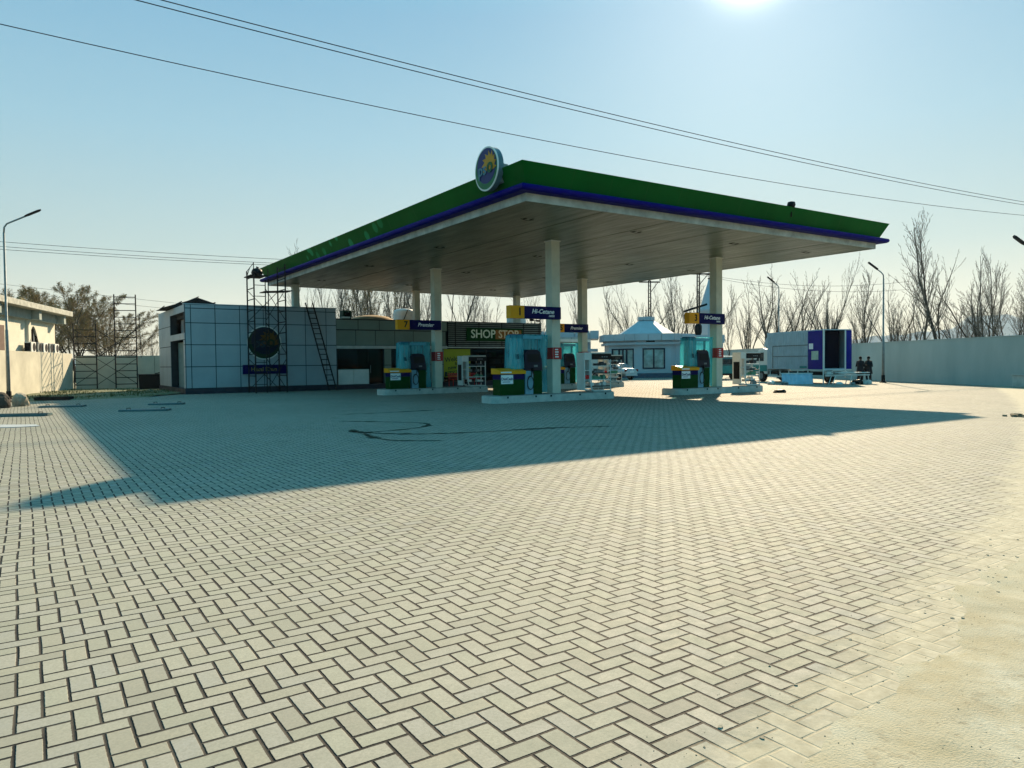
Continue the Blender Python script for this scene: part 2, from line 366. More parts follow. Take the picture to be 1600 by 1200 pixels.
# ------------------------------------------------------------------ ground
def sheet(name, poly, z, m, parent=None, label=None, kind='structure', loc=(0, 0, 0), rz=0.0):
    mb = MB(); mb.add([(x, y, z) for x, y in poly], [tuple(range(len(poly)))])
    o = mb.build(name, m, parent)
    if o.data.polygons[0].normal.z < 0: o.data.flip_normals()
    o.location = loc; o.rotation_euler = (0, 0, rz)
    if kind: o['kind'] = kind
    return o
g = sheet('ground', [(-4000, -400), (4000, -400), (4000, 4000), (-4000, 4000)], -.02, M_GROUND); 
pav = sheet('paving', [(-40, -18.5), (70, -18.5), (70, 75), (-5.5, 75), (-5.5, 25.6), (-8.5, 24.4), (-11.9, 23.0), (-14.5, 20.6), (-40, 9)], -.004, M_PAV, loc=(NX, NY, 0), rz=TH)
# soil strip along the back wall, behind the paving
random.seed(3)
def heightfield(name, x0, x1, y0, y1, dx, hfun, m, loc, rz):
    nx = int((x1-x0)/dx)+1; ny = int((y1-y0)/dx)+1
    vs = [(x0+i*dx, y0+j*dx, hfun(x0+i*dx, y0+j*dx)) for j in range(ny) for i in range(nx)]
    fs = [(j*nx+i, j*nx+i+1, (j+1)*nx+i+1, (j+1)*nx+i) for j in range(ny-1) for i in range(nx-1)]
    me = bpy.data.meshes.new(name); me.from_pydata(vs, [], fs); me.materials.append(m); me.polygons.foreach_set('use_smooth', [True]*len(me.polygons))
    o = bpy.data.objects.new(name, me); COL.objects.link(o); o.location = loc; o.rotation_euler = (0, 0, rz); return o
from mathutils import noise as mn
def edge_a(b):     # where the sand laps over the paving (forecourt frame)
    pts = [(-20, -17.5), (-11.5, -17.15), (-10.7, -17.0), (-8.7, -16.66), (-7.9, -16.38), (-5.7, -16.0), (-3.8, -15.5), (2, -13.6), (8.3, -11.2), (20, -6.5)]
    for (x0, y0), (x1, y1) in zip(pts, pts[1:]):
        if b <= x1: return y0+(y1-y0)*(b-x0)/(x1-x0)
    return pts[-1][1]
def sand_h(x, y):
    d = edge_a(x) - y
    n = mn.fractal(Vector((x*1.1, y*1.1, 0)), 1.0, 2.1, 5)
    n2 = mn.fractal(Vector((x*6, y*6, 3)), 1.0, 2.1, 3)
    n3 = mn.fractal(Vector((x*2.6, y*2.6, 9)), 1.0, 2.1, 3)
    return max(-.03, min(.02, d*.05) + n*.007 + n3*.007 - .007 + n2*.0012)
def sand_h2(x, y):
    return sand_h(x, y) if y > -22 else .03
s1 = heightfield('sandy_ground', -13.5, 1.5, -22.0, -13.0, .04, sand_h, M_SAND, (NX, NY, 0), TH); s1['kind'] = 'structure'
s2 = heightfield('sandy_ground', 1.5, 24, -22.0, -5.0, .12, sand_h, M_SAND, (NX, NY, 0), TH); s2['kind'] = 'structure'

def dirt_h(x, y):
    return .03 + mn.fractal(Vector((x*.8, y*.8, 7)), 1., 2.1, 5)*.05
d1 = heightfield('soil_strip', -34, -5.7, 0, 22, .25, lambda x, y: dirt_h(x, y) if y > (25.6-3.0 + .42*(x+5.5)) - 14.0 - 8.0 + (0) and True else -.1, M_DIRT, (NX, NY, 0), TH) if False else None
def soil(x, y):     # world coords
    # line from (-18.2,41.0) to (-23,35.4) to (-35,31)
    pts = [(-40, 30), (-23, 35.2), (-21.2, 35.6), (-14.5, 42.2)]
    lim = pts[-1][1]
    for (x0, y0), (x1, y1) in zip(pts, pts[1:]):
        if x <= x1: lim = y0+(y1-y0)*(x-x0)/(x1-x0); break
    d = y-lim
    return max(-.05, min(.05, d*.12) + mn.fractal(Vector((x*.8, y*.8, 7)), 1., 2.1, 5)*.035)
d1 = heightfield('soil_strip', -36, -18.6, 31, 54, .2, soil, M_DIRT, (0, 0, 0), 0); d1['kind'] = 'structure'
# grass tufts on the soil strip
mb = MB(); random.seed(11)
for _ in range(2600):
    x = random.uniform(-30, -18.8); y = random.uniform(35.5, 50); z = soil(x, y)
    if z < .02 or mn.noise(Vector((x*.5, y*.5, 1))) < -.05: continue
    for k in range(3):
        w = random.uniform(0, 2*pi); h = random.uniform(.04, .14); dx, dy = cos(w)*.015, sin(w)*.015; lx, ly = random.uniform(-.05, .05), random.uniform(-.05, .05)
        mb.add([(x-dx, y-dy, z-.01), (x+dx, y+dy, z-.01), (x+lx, y+ly, z+h)], [(0, 1, 2)])
tag(mb.build('grass', mat('dull_grass', (.07, .10, .03), .9)), 'dull green grass tufts on the soil before the back wall', 'grass', kind='stuff')
# grit and pebbles on the sand
mb = MB(); random.seed(5)
for _ in range(2600):
    x = random.uniform(-12, 0); y = edge_a(x) - random.random()**1.3*3.5 + .5; z = max(sand_h(x, y), -.004)
    r = random.choice([.0015, .002, .0025, .003, .0045]) * random.uniform(.6, 1.2)
    if random.random() < .01: r *= 2
    vs = [(x+r*random.uniform(.6, 1.2)*cos(a), y+r*random.uniform(.6, 1.2)*sin(a), z+.0005) for a in (0, 1.3, 2.5, 3.8, 5.0)] + [(x, y, z+r*.8)]
    mb.add(vs, [(i, (i+1) % 5, 5) for i in range(5)])
tag(mb.build('grit', mat('dark_grit', (.22, .17, .11), .9, scale=30), loc=(NX, NY, 0)), 'scattered grit and pebbles where sand laps over the paving', 'grit', kind='stuff').rotation_euler = (0, 0, TH)
mb = MB(); random.seed(17)
for _ in range(170):
    x = random.uniform(-12, 4); y = edge_a(x) + random.gauss(.05, .16); s_ = random.choice((.004, .006, .009, .012))*random.uniform(.7, 1.2)
    mb.X = Matrix.Translation((x, y, max(sand_h(x, y), -.004)+s_*.15)) @ Matrix.Rotation(random.uniform(0, 3), 4, 'Z') @ Matrix.Rotation(random.uniform(-.3, .3), 4, 'X')
    q = [(s_*random.uniform(.6, 1.2)*cos(a), s_*random.uniform(.6, 1.2)*sin(a)) for a in (0, 1.1, 2.2, 3.4, 4.6, 5.5)]; mb.prism(q, -s_*.3, s_*random.uniform(.1, .35))
tag(mb.build('chips', mat('brick_chips', (.34, .31, .24), .95, var=.3, scale=8, bump=.5), loc=(NX, NY, 0)), 'small paver chips and clods along the ragged sand edge', 'chips', kind='stuff').rotation_euler = (0, 0, TH)
# wet tracks left across the shaded paving
def track(pts, w, seed):
    random.seed(seed); mb = MB(); P = [Vector((*p, 0)) for p in pts]; out = []
    def cr(p0, p1, p2, p3, t): return .5*((2*p1)+(p2-p0)*t+(2*p0-5*p1+4*p2-p3)*t*t+(-p0+3*p1-3*p2+p3)*t**3)
    for i in range(len(P)-1):
        for s in range(10): out.append(cr(P[max(i-1, 0)], P[i], P[i+1], P[min(i+2, len(P)-1)], s/10))
    out.append(P[-1]); n = len(out); vs = []
    for i, p in enumerate(out):
        t = (out[min(i+1, n-1)]-out[max(i-1, 0)]).normalized(); nn = Vector((-t.y, t.x, 0))
        ww = w*1.7*(.25+.9*abs(mn.noise(Vector((i*.33, seed, 0))))*2)*min(1, i/4+.1, (n-1-i)/4+.1)
        a = p+nn*ww*random.uniform(.6, 1.2); b = p-nn*ww*random.uniform(.6, 1.2)
        vs += [(a.x, a.y, .001), (b.x, b.y, .001)]
    mb.add(vs, [(2*i, 2*i+1, 2*i+3, 2*i+2) for i in range(n-1)])
    return mb
M_WET = film_material('wet_stain', (.03, .05, .045), .9)
for nd in M_WET.node_tree.nodes:
    if nd.type == 'BSDF_TRANSPARENT': nd.inputs[0].default_value = (.45, .48, .46, 1)
    if nd.type == 'MAP_RANGE': nd.inputs[3].default_value = .0; nd.inputs[4].default_value = .28
wet_world = [
    ([(-4.9, 20.6), (-3.6, 20.2), (-2.4, 19.6), (-2.2, 18.6), (-2.8, 17.6), (-3.6, 17.1), (-3.9, 17.9)], .10, 1),
    ([(-3.9, 17.6), (-3.2, 16.9), (-2.0, 16.6), (-.6, 17.0), (.8, 17.7), (1.9, 18.0), (2.5, 18.0)], .11, 2),
    ([(-3.4, 16.9), (-3.2, 16.3), (-2.8, 15.6), (-2.3, 15.2), (-1.4, 15.1)], .09, 3),
    ([(-5.6, 23.2), (-4.2, 23.9), (-2.4, 25.2)], .10, 4)]
for pts, w, sd in wet_world:
    loc = [((x-NX)*VX+(y-NY)*VY, -(x-NX)*VY+(y-NY)*VX) for x, y in pts]
    track(loc, w, sd).build('wet_track', M_WET, pav)

# ------------------------------------------------------------------ canopy (x along the right edge, y along the left edge)
ZS, LA, LB = 6.61, 28.5, 19.35
can = empty('forecourt_canopy', G(0, 0), TH, 'huge flat fuel station canopy with green and navy fascia on tall cream square columns', 'canopy')
def sweep(prof, name, m, close=True):
    # profile (outward, z) swept round the rectangle, mitred at the corners
    mb = MB(); n = len(prof); vs = []
    for o, z in prof:
        vs += [(-o, -o, z), (LB+o, -o, z), (LB+o, LA+o, z), (-o, LA+o, z)]
    fs = []
    for i in range(n if close else n-1):
        j = (i+1) % n
        for k in range(4): fs.append((i*4+k, i*4+(k+1) % 4, j*4+(k+1) % 4, j*4+k))
    mb.add(vs, fs); return mb.build(name, m, can)
mb = MB()
PX = [0, 3.22, 6.45, 9.67, 12.9, 16.12, LB]; 
for i in range(6):
    ys = [0, 7.1, 14.2, 21.4, LA]
    for j in range(4):
        mb.box(PX[i]+(.028 if i else -.0), PX[i+1]-.028*(i < 5), ys[j]+(.006 if j else 0), ys[j+1]-.006*(j < 3), ZS, ZS+.06)
mb.build('soffit', M_SOFFIT, can)
MB().box(.03, LB-.03, .03, LA-.03, ZS+.06+.002, ZS+.34).build('roof_deck', M_DARK, can)
sweep([(.002, ZS-.02), (.03, ZS-.02), (.03, ZS+.23), (.002, ZS+.23)], 'edge_strip', mat('edge_strip_grey', (.48, .49, .45), .5, var=.2, scale=2))
sweep([(.0, ZS+.232), (.36, ZS+.225), (.43, ZS+.27), (.45, ZS+.34), (.42, ZS+.41), (.12, ZS+.44), (0, ZS+.44)], 'navy_trim', M_BLUE)
# green fascia with faint paler petal shapes on the left face
def fascia_mat():
    m = mat('green_fascia_panels', (.001, .100, .014), .5, spec=.04, var=.12, scale=.5); t = m.node_tree; N = t.nodes; L = t.links; p = N['Principled BSDF']
    tcn = N.new('ShaderNodeTexCoord'); vo = N.new('ShaderNodeTexVoronoi'); vo.inputs['Scale'].default_value = 1.3; L.new(tcn.outputs['Object'], vo.inputs['Vector'])
    sx = N.new('ShaderNodeSeparateXYZ'); L.new(tcn.outputs['Object'], sx.inputs[0])
    def mth(op, a, b=0.0, cl=False):
        n = N.new('ShaderNodeMath'); n.operation = op; n.use_clamp = cl
        for i, v in enumerate((a, b)):
            if isinstance(v, (int, float)): n.inputs[i].default_value = v
            else: L.new(v, n.inputs[i])
        return n.outputs[0]
    onleft = mth('LESS_THAN', sx.outputs[0], .0)
    far = mth('MULTIPLY', mth('SUBTRACT', sx.outputs[1], 8.0), .2, True); far2 = mth('MULTIPLY', mth('SUBTRACT', 27.3, sx.outputs[1]), 2.0, True)
    nz = N.new('ShaderNodeTexNoise'); nz.inputs['Scale'].default_value = .22; L.new(tcn.outputs['Object'], nz.inputs['Vector'])
    patch = mth('MULTIPLY', mth('SUBTRACT', nz.outputs[0], .44), 12.0, True)
    cell = mth('MULTIPLY', mth('SUBTRACT', .36, vo.outputs['Distance']), 12.0, True)
    f = mth('MULTIPLY', mth('MULTIPLY', mth('MULTIPLY', onleft, far), mth('MULTIPLY', far2, patch)), mth('MULTIPLY', cell, .55))
    old = p.inputs['Base Color'].links[0].from_socket
    mx = N.new('ShaderNodeMix'); mx.data_type = 'RGBA'; L.new(f, mx.inputs[0]); L.new(old, mx.inputs[6]); mx.inputs[7].default_value = (.03, .36, .14, 1); L.new(mx.outputs[2], p.inputs['Base Color'])
    return m
sweep([(.06, ZS+.445), (.13, ZS+.445), (.44, ZS+1.09), (.38, ZS+1.09)], 'green_fascia', fascia_mat())
mb = MB()          # panel seams, slightly proud cover strips
for k in range(1, 12):
    for (ax, L_) in (('x', LB), ('y', LA)):
        c = L_*k/12
        for o0, z0, o1, z1 in ((.133, ZS+.45, .443, ZS+1.088),):
            if ax == 'x': mb.add([(c-.006, -o0-.003, z0), (c+.006, -o0-.003, z0), (c+.006, -o1-.003, z1), (c-.006, -o1-.003, z1)], [(0, 1, 2, 3)])
            else: mb.add([(-o0-.003, c-.006, z0), (-o0-.003, c+.006, z0), (-o1-.003, c+.006, z1), (-o1-.003, c-.006, z1)], [(0, 1, 2, 3)])
mb.build_each('fascia_seam', mat('green_seam', (.006, .09, .01), .5), can)
mb = MB()          # edging on top of the fascia
for k in range(1):
    pass
for (px, py) in ((1.75, 2.4), (6.85, 2.35), (12.5, 2.3), (17.6, 2.3), (2.06, 9.5), (7.3, 9.55), (13.2, 9.6), (18.0, 9.8), (1.8, 16.6), (7.5, 16.6), (13, 16.6), (17.9, 16.5), (1.9, 24.1), (7.6, 24.0), (14.1, 24.3)):
    l = MB()
    l.box(-.22, .22, -.16, .16, -.004, -.0005)
    f = l.build('downlight', M_SOFFIT, can, loc=(px, py, ZS))
    l = MB(); l.box(-.2, -.10, -.12, .12, -.010, -.0045); l.box(.10, .17, -.14, .08, -.010, -.0045); l.tube([(-.28, .05, -.01), (-.05, -.02, -.06), (.26, .03, -.012)], .008, 5)
    l.build('lamp_opening', M_DARK, f)
COLS = [(5.3, 5.72, 0), (15.3, 5.72, 0), (5.3, 16.05, 0), (15.3, 16.05, 0), (1.3, LA-1.2, 1), (9.7, LA-1.2, 1), (18.1, LA-1.2, 1)]
for b, a, k in COLS:
    m = MB(); s = .215 if not k else .2
    m.box(b-s, b+s, a-s, a+s, .2 if not k else 4.3 - 4.3, ZS-.002)
    c = m.build('column', M_COLUMN, can, bevel=.012)
    MB().box(b-s-.03, b+s+.03, a-s-.03, a+s+.03, ZS-.05, ZS-.004).build('collar', M_WHITE, c)
# small round object of unknown kind over the fascia, shaped as a lamp
mb = MB(); mb.lathe([(0, .0), (.13, .02), (.17, .12), (.14, .24), (0, .28)], (0, 0, .0), 12); mb.tube([(0, 0, -.35), (0, 0, .05)], .03, 6)
tag(mb.build('round_object', M_BLACK, smooth=True, loc=G(12.75, -.34, ZS+1.06)), 'small round black object poking above the right edge of the green canopy', 'lamp')

# ------------------------------------------------------------------ round logo sign
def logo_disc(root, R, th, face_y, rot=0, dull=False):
    K = (.12 if dull is True else dull) if dull else 1.0; sfx = ('_shade_paint' if dull is True else '_roof') if dull else ''  # True darkens the wall emblem's copies, painting its shade into the colours
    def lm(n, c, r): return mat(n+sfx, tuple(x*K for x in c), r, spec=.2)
    """disc facing local -Y, centre at origin"""
    def ring(name, r0, r1, y0, y1, m, cx=0, cz=0, par=root, seg=48):
        mb = MB(); vs = []; fs = []
        if r0 == 0:
            mb.prism([(cx+r1*cos(2*pi*i/seg), cz+r1*sin(2*pi*i/seg)) for i in range(seg)], y0, y1, 'y')
        return mb.build(name, m, par)
    ring('front_lip', 0, R, 0, .03, M_WHITE); ring('rim', 0, R*.985, .0305, th, mat('sign_rim_shade', (.09, .17, .21), .4))  # rim tone paints in the shade on the disc's side
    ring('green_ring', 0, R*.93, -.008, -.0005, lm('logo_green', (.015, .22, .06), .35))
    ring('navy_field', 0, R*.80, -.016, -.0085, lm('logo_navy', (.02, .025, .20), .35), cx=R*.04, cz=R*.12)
    # sun with flame like rays, upper right of the field
    mb = MB(); poly = []
    cx, cz = R*.30, R*.12; n = 9
    for i in range(n*2):
        a = radians(-38) + radians(236)*i/(n*2-1); rr = R*(.66 if i % 2 else .43)
        aa = a + (radians(9) if i % 2 else 0)
        x, z = cx+rr*cos(aa), cz+rr*sin(aa)
        q = sqrt(x*x+z*z)
        if q > R*.90: x, z = x*R*.90/q, z*R*.90/q
        poly.append((x, z))
    poly += [(cx-R*.18, cz-R*.2), (cx+R*.05, cz-R*.30)]
    mb.prism(poly, -.024, -.0165, 'y'); mb.build('sunburst', lm('logo_yellow', (.95, .42, .0), .4), root)
    text('lettering', 'ps', R*.78, (-R*.28, -.034, -R*.02), FR, lm('logo_letter_blue', (.12, .33, .42), .4), root, .008, 0, bold=.01)
    text('lettering', 'o', R*.92, (R*.36, -.034, R*.06), FR, lm('logo_letter_green', (.01, .14, .03), .4), root, .008, 0, bold=.02)
    # leaf shaped tail below the letters
    return root
ls = empty('round_logo_sign', G(-.60, 1.35, 7.80), TH-pi/2, 'thick round blue green and yellow emblem sign on the near left edge of the canopy', 'logo sign')
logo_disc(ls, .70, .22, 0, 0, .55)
MB().box(-.5, .5, .222, .5, -.5, .1).build('bracket', M_GALV, ls)

# ------------------------------------------------------------------ main station building
FA = 25.5
bld = empty('station_building', G(-5.5, FA), TH, 'long flat roofed service building clad in grey panels with a dark plinth behind the pumps', 'building')
def panels(mb, x0, x1, z0, z1, xs, zs, y=-.03, t=.028, g=.022, axis='x'):
    xs = [x0]+[x for x in xs if x0 < x < x1]+[x1]; zs = [z0]+[z for z in zs if z0 < z < z1]+[z1]
    for a, b in zip(xs, xs[1:]):
        for c, d in zip(zs, zs[1:]):
            if axis == 'x': mb.box(a+g, b-g, y, y+t, c+g, d-g)
            else: mb.box(y, y+t, a+g, b-g, c+g, d-g)
H1, H2 = 5.04, 4.40
# tall block core: built round the side doorway recess
core = MB()
core.box(.0, 8.75, .0, .35, .3, H1-.01)              # front wall
core.box(.0, 8.75, 8.85, 9.2, .3, H1-.01)
core.box(8.4, 8.748, .352, 8.848, .3, H1-.01)
core.box(.0, .35, 4.75, 8.848, .3, H1-.01)           # side wall behind the doorway
core.box(.0, .35, .352, 4.748, 3.07, 3.45)             # lintel

core.box(.0, .35, .352, 4.748, 4.61, H1-.01)
core.box(.352, 8.398, .352, 8.848, 4.4, 4.6)
core.build('wall', M_JOINT, bld)
MB().box(-.08, 8.83, -.12, 9.3, -.05, .30).build('plinth', M_PLINTH, bld)
MB().box(.6, .8, .352, 4.748, 3.452, 4.399).build('recess_panel', M_CLAD, bld)
xs1 = [.3, 1.6, 2.95, 4.3, 5.6, 6.8, 8.1]; zs1 = [1.53, 2.77, 4.0, 4.82]
mb = MB(); panels(mb, 0, 8.75, .31, H1, xs1, zs1)
mb.build('front_panels', M_CLAD, bld)
mb = MB(); panels(mb, 4.75, 9.2, .31, H1, [6.2, 7.7], [1.53, 2.77, 4.0], axis='y'); panels(mb, 0.02, 4.75, 4.6, H1, [1.6, 3.2], [], axis='y'); panels(mb, .02, 4.75, 3.06, 3.46, [1.6, 3.2], [], axis='y'); panels(mb, 0.0, .45, .31, 3.06, [], [1.53, 2.77], axis='y')
mb.build('side_panels', M_CLAD, bld)
MB().box(-.05, 8.8, -.045, .4, H1, H1+.05).build('coping', M_CLAD, bld)
mb = MB(); mb.box(.4, .5, .5, 4.7, .0, 3.0)
d = mb.build('side_door', mat('teal_grey_door', (.12, .22, .24), .5), bld); MB().box(.38, .399, .75, .85, 1.0, 1.3).build('handle', M_GALV, d)
# gable frames on the roof
for nm, cx_, cy_, w_, hh, dp in (('roof_gable', 1.35, 5.0, 1.9, .62, 3.5), ('roof_gable', 4.2, 7.0, .8, .30, 1.5), ('roof_gable', 6.4, 7.0, .9, .32, 1.5)):
    mb = MB(); z0 = H1+.03
    mb.add([(cx_-w_, cy_-dp/2, z0), (cx_+w_, cy_-dp/2, z0), (cx_, cy_-dp/2, z0+hh), (cx_-w_, cy_+dp/2, z0), (cx_+w_, cy_+dp/2, z0), (cx_, cy_+dp/2, z0+hh)], [(0, 1, 2), (3, 5, 4), (0, 2, 5, 3), (1, 4, 5, 2), (0, 3, 4, 1)])
    for k in range(5):
        t_ = -1+.5*k
        mb.bar((cx_+w_*t_, cy_-dp/2-.05, z0+hh*(1-abs(t_))+.05), (cx_+w_*t_*.9, cy_+dp/2+.05, z0+hh*(1-abs(t_))+.05), .05)
    mb.build(nm, M_STEEL, bld)
# low block: x 8.75 .. 24.6 with openings; then a paler end bay
LX0, LX1 = 8.752, 24.6
cz = MB()
cz.box(LX0, LX1, .2, .5, 2.77, H2-.01); cz.box(LX0, LX1, 8.9, 9.2, .3, H2-.01); cz.box(LX0+.0, LX1, .502, 8.898, 4.1, 4.25); cz.box(LX1-.3, LX1, .502, 8.898, .3, 4.098)
cz.box(LX0, LX1, .02, .2, 3.76, H2-.01)
for x0, x1, z0, z1 in ((LX0, 8.85, .3, 2.56), (11.98, 12.5, .3, 2.56), (14.0, 16.38, .3, 2.56)): cz.box(x0, x1, .1, .5, z0, z1)
cz.box(8.85, 10.95, .25, .5, .3, 1.25)
cz.box(LX0, LX1, 3.6, 3.8, .3, 4.09)
cz.build('low_wall', M_JOINT, bld)
MB().box(8.835, LX1+.05, -.12, 9.3, -.05, .30).build('low_plinth', M_PLINTH, bld)
mb = MB(); panels(mb, LX0, 16.6, 3.76, H2, [8.75+1.45*k for k in range(1, 6)], [], y=-.012)
panels(mb, LX0, 16.6, 2.76, 3.75, [8.75+1.35*k for k in range(1, 7)], [], y=.17)
panels(mb, 11.98, 12.5, .31, 2.56, [], [1.5], y=.07); panels(mb, 14.0, 16.38, .31, 2.56, [15.2], [1.5], y=.07)
mb.build('low_panels', M_CLADLOW, bld)
MB().box(LX0, 16.6, -.03, .25, 2.57, 2.755).build('ledge', mat('pale_ledge', (.5, .52, .5), .45), bld)
MB().box(LX0, LX1, -.04, .6, H2-.0, H2+.05).build('low_coping', M_JOINT, bld)
mb = MB(); mb.box(8.9, 9.9, .16, .245, .31, 1.25); mb.box(9.92, 10.95, .16, .245, .31, 1.25); mb.build('counter', M_WHITE, bld)
w = MB().box(8.87, 10.93, .28, .3, 1.252, 2.56).build('window', M_GLASS, bld)
mb = MB(); mb.bar((8.87, .27, 1.28), (10.93, .27, 1.28), .05); mb.bar((10.2, .27, 1.26), (10.2, .27, 2.56), .05); mb.build('frame', M_DARK, w)
d = MB().box(11.0, 11.96, .28, .32, .31, 2.56).build('door', M_GLASS, bld); MB().bar((11.1, .24, 1.0), (11.1, .24, 1.5), .03).build('handle', M_GALV, d)
w = MB().box(12.52, 13.98, .28, .3, .31, 2.56).build('window', M_GLASS, bld); mb = MB(); mb.bar((13.25, .27, .31), (13.25, .27, 2.56), .05); mb.build('frame', M_DARK, w)
# shop front
sf = MB().box(16.42, 24.3, .28, .3, .31, 2.6).build('shop_window', M_GLASS, bld)
mb = MB(); [mb.bar((x, .26, .31), (x, .26, 2.6), .06) for x in (16.42, 18.4, 19.9, 21.4, 22.8, 24.3)]; mb.bar((16.42, .26, 2.57), (24.3, .26, 2.57), .08); mb.build('mullions', M_BLACK, sf)
mb = MB(); mb.box(16.68, 24.52, -.02, .16, 2.72, 4.44)
sl = mb.build('slatted_fascia', M_DARK, bld)
mb = MB(); [mb.box(16.68, 24.52, -.09, -.022, 2.76+.141*k, 2.76+.141*k+.07) for k in range(12)]
mb.build('slats', mat('grey_green_slats', (.17, .20, .185), .45), sl)
mb = MB(); [mb.box(x-.03, x+.03, -.11, -.092, 2.74, 4.44) for x in (17.2, 19.1, 21.0, 22.9, 24.3)]; mb.build_each('slat_post', M_BLACK, sl)
MB().box(16.5, 24.6, -.12, .2, 2.62, 2.70).build('shop_ledge', mat('pale_ledge', (.5, .52, .5), .45), bld)
mb = MB()
random.seed(9)
for k in range(4):
    mb.box(18.2, 24.0, 2.2, 2.6, .5+.5*k, .53+.5*k)
mb.build_each('shelf', mat('shop_shelf', (.3, .3, .3), .5), bld)
for r, c_ in enumerate(((.5, .1, .05), (.1, .25, .5), (.5, .45, .1), (.4, .4, .4), (.1, .35, .15))):
    mb = MB()
    for k in range(12):
        x = random.uniform(18.2, 23.9); zz = .53+.5*random.randint(0, 3); mb.box(x, x+random.uniform(.12, .4), 2.18, 2.5, zz+.002, zz+random.uniform(.12, .36))
    mb.build_each('shelf_goods', mat('goods%d' % r if False else 'goods_' + 'abcde'[r], c_, .5), bld)
# pale end bay right of the shop
mb = MB(); mb.box(LX1+.02, 29.0, .0, 8.5, .3, 3.45); mb.build('end_bay_wall', M_JOINT, bld)
mb = MB(); panels(mb, LX1+.02, 29.0, .31, 3.46, [25.9, 27.4], [2.75, 3.1], y=-.03); mb.build('end_bay_panels', mat('pale_bay_panels', (.40, .46, .44), .45), bld)
MB().box(LX1+.06, 29.05, -.3, .0-.032, 3.1, 3.3).build('end_bay_canopy', M_WHITE, bld)
# shop sign
sg = empty('shop_sign', G(-5.5+20.9, FA-.14, 3.58), TH, 'dark green sign with SHOP STOP lettering on the slatted shop front', 'shop sign')
MB().box(-2.85, 1.85, -.06, .02, -.47, .45).build('board', M_DKGREEN, sg)
MB().box(-.50, 1.72, -.068, -.0605, -.33, .33).build('stop_panel', mat('stop_brown', (.30, .12, .02), .5), sg)
text('lettering', 'SHOP', .82, (-1.52, -.075, .0), FR, mat('shop_letter_white', (.75, .85, .7), .5), sg, .01, bold=.012, sx=.98)
text('lettering', 'STOP', .80, (.60, -.08, .0), FR, mat('shop_letter_cream', (.85, .7, .45), .5), sg, .01, bold=.012, sx=.9)
cs = empty('small_name_sign', G(-5.5+22.35, FA-.14, 2.93), TH, 'small white lettering low on the slats under the shop sign', 'sign')
text('lettering', 'MART', .24, (0, -.02, 0), FR, M_LIT, cs, .01, bold=.005)
# poster
po = empty('shop_poster', G(-5.5+17.45, FA+.24, 1.6), TH, 'lime yellow Welcome to the new look SHOP poster in the shop window', 'poster')
MB().box(-1.08, 1.1, -.03, -.0, -.98, .95).build('sheet', mat('lime_poster', (.34, .38, .02), .5, var=.05), po)
M_INK = mat('poster_ink', (.02, .05, .02), .5)
for s_, x, z, sz in (('Welcome', -.02, .28, .46), ('to the', .3, .0, .36), ('new look', .05, -.28, .40)):
    text('lettering', s_, sz, (x, -.036, z), (pi/2, radians(-6), 0), M_INK, po, .003, bold=.006)
mb = MB(); mb.add([(-.95, -.037, -.62), (.2, -.037, -.5), (.2, -.037, -.82), (-.95, -.037, -.94)][::1], [(0, 1, 2, 3)]); mb.build('slogan_band', M_INK, po)
text('lettering', 'SHOP', .30, (-.38, -.042, -.72), (pi/2, radians(-6), 0), mat('lime_poster', (.5, .55, .03)), po, .003, bold=.01)
text('lettering', 'STOP', .30, (.6, -.042, -.62), (pi/2, radians(-6), 0), M_INK, po, .003, bold=.01)
# red bench below the poster
be = empty('red_bench', G(-5.5+17.6, FA-.7, 0), TH, 'dark red slatted metal bench in front of the shop poster', 'bench')
mb = MB(); [mb.box(-1.2, 1.0, -.3+.12*k, -.22+.12*k, .48, .52) for k in range(5)]; mb.build('seat', M_RED, be)
mb = MB(); [mb.box(-1.2, 1.0, .28, .31, .6+.11*k, .67+.11*k) for k in range(3)]; mb.build('backrest', M_RED, be)
for x in (-1.1, .9):
    mb = MB(); mb.bar((x, -.28, 0), (x, -.28, .48), .04); mb.bar((x, .3, 0), (x, .3, .9), .04); mb.bar((x, -.28, .46), (x, .3, .46), .04); mb.build('leg', M_RED, be)
# wall logo + name board
wl = empty('wall_logo_sign', G(-1.2, FA-.14, 2.9), TH, 'dark round emblem sign with a pale rim on the grey panelled wall behind the scaffold', 'logo sign')
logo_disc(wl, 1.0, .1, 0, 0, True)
nb = empty('name_board', G(-1.15, FA-.10, 1.34), TH, 'long navy name board with dull gold lettering below the round wall emblem', 'name board')
MB().box(-1.3, 1.25, -.06, .06, -.27, .27).build('board', M_NAVY, nb)
text('lettering', 'Hazal Khan', .33, (-.1, -.07, -.0), FR, mat('dull_gold', (.28, .22, .06), .5), nb, .006, bold=.006)
# ladder
la = empty('ladder', G(-5.5+7.55, FA-1.0, 0), TH, 'tall dark metal ladder leaning on the grey panelled wall', 'ladder')
mb = MB()
for x in (-.2, .25):
    mb.bar((x+.55, 0, 0), (x-.55, .90, 5.35), .06)
mb.build('rails', M_STEEL, la)
mb = MB()
for k in range(1, 17):
    t_ = k/17.; mb.bar((-.2+.55-1.1*t_, .9*t_, 5.35*t_), (.25+.55-1.1*t_, .9*t_, 5.35*t_), .035)
mb.build('rungs', M_STEEL, la)

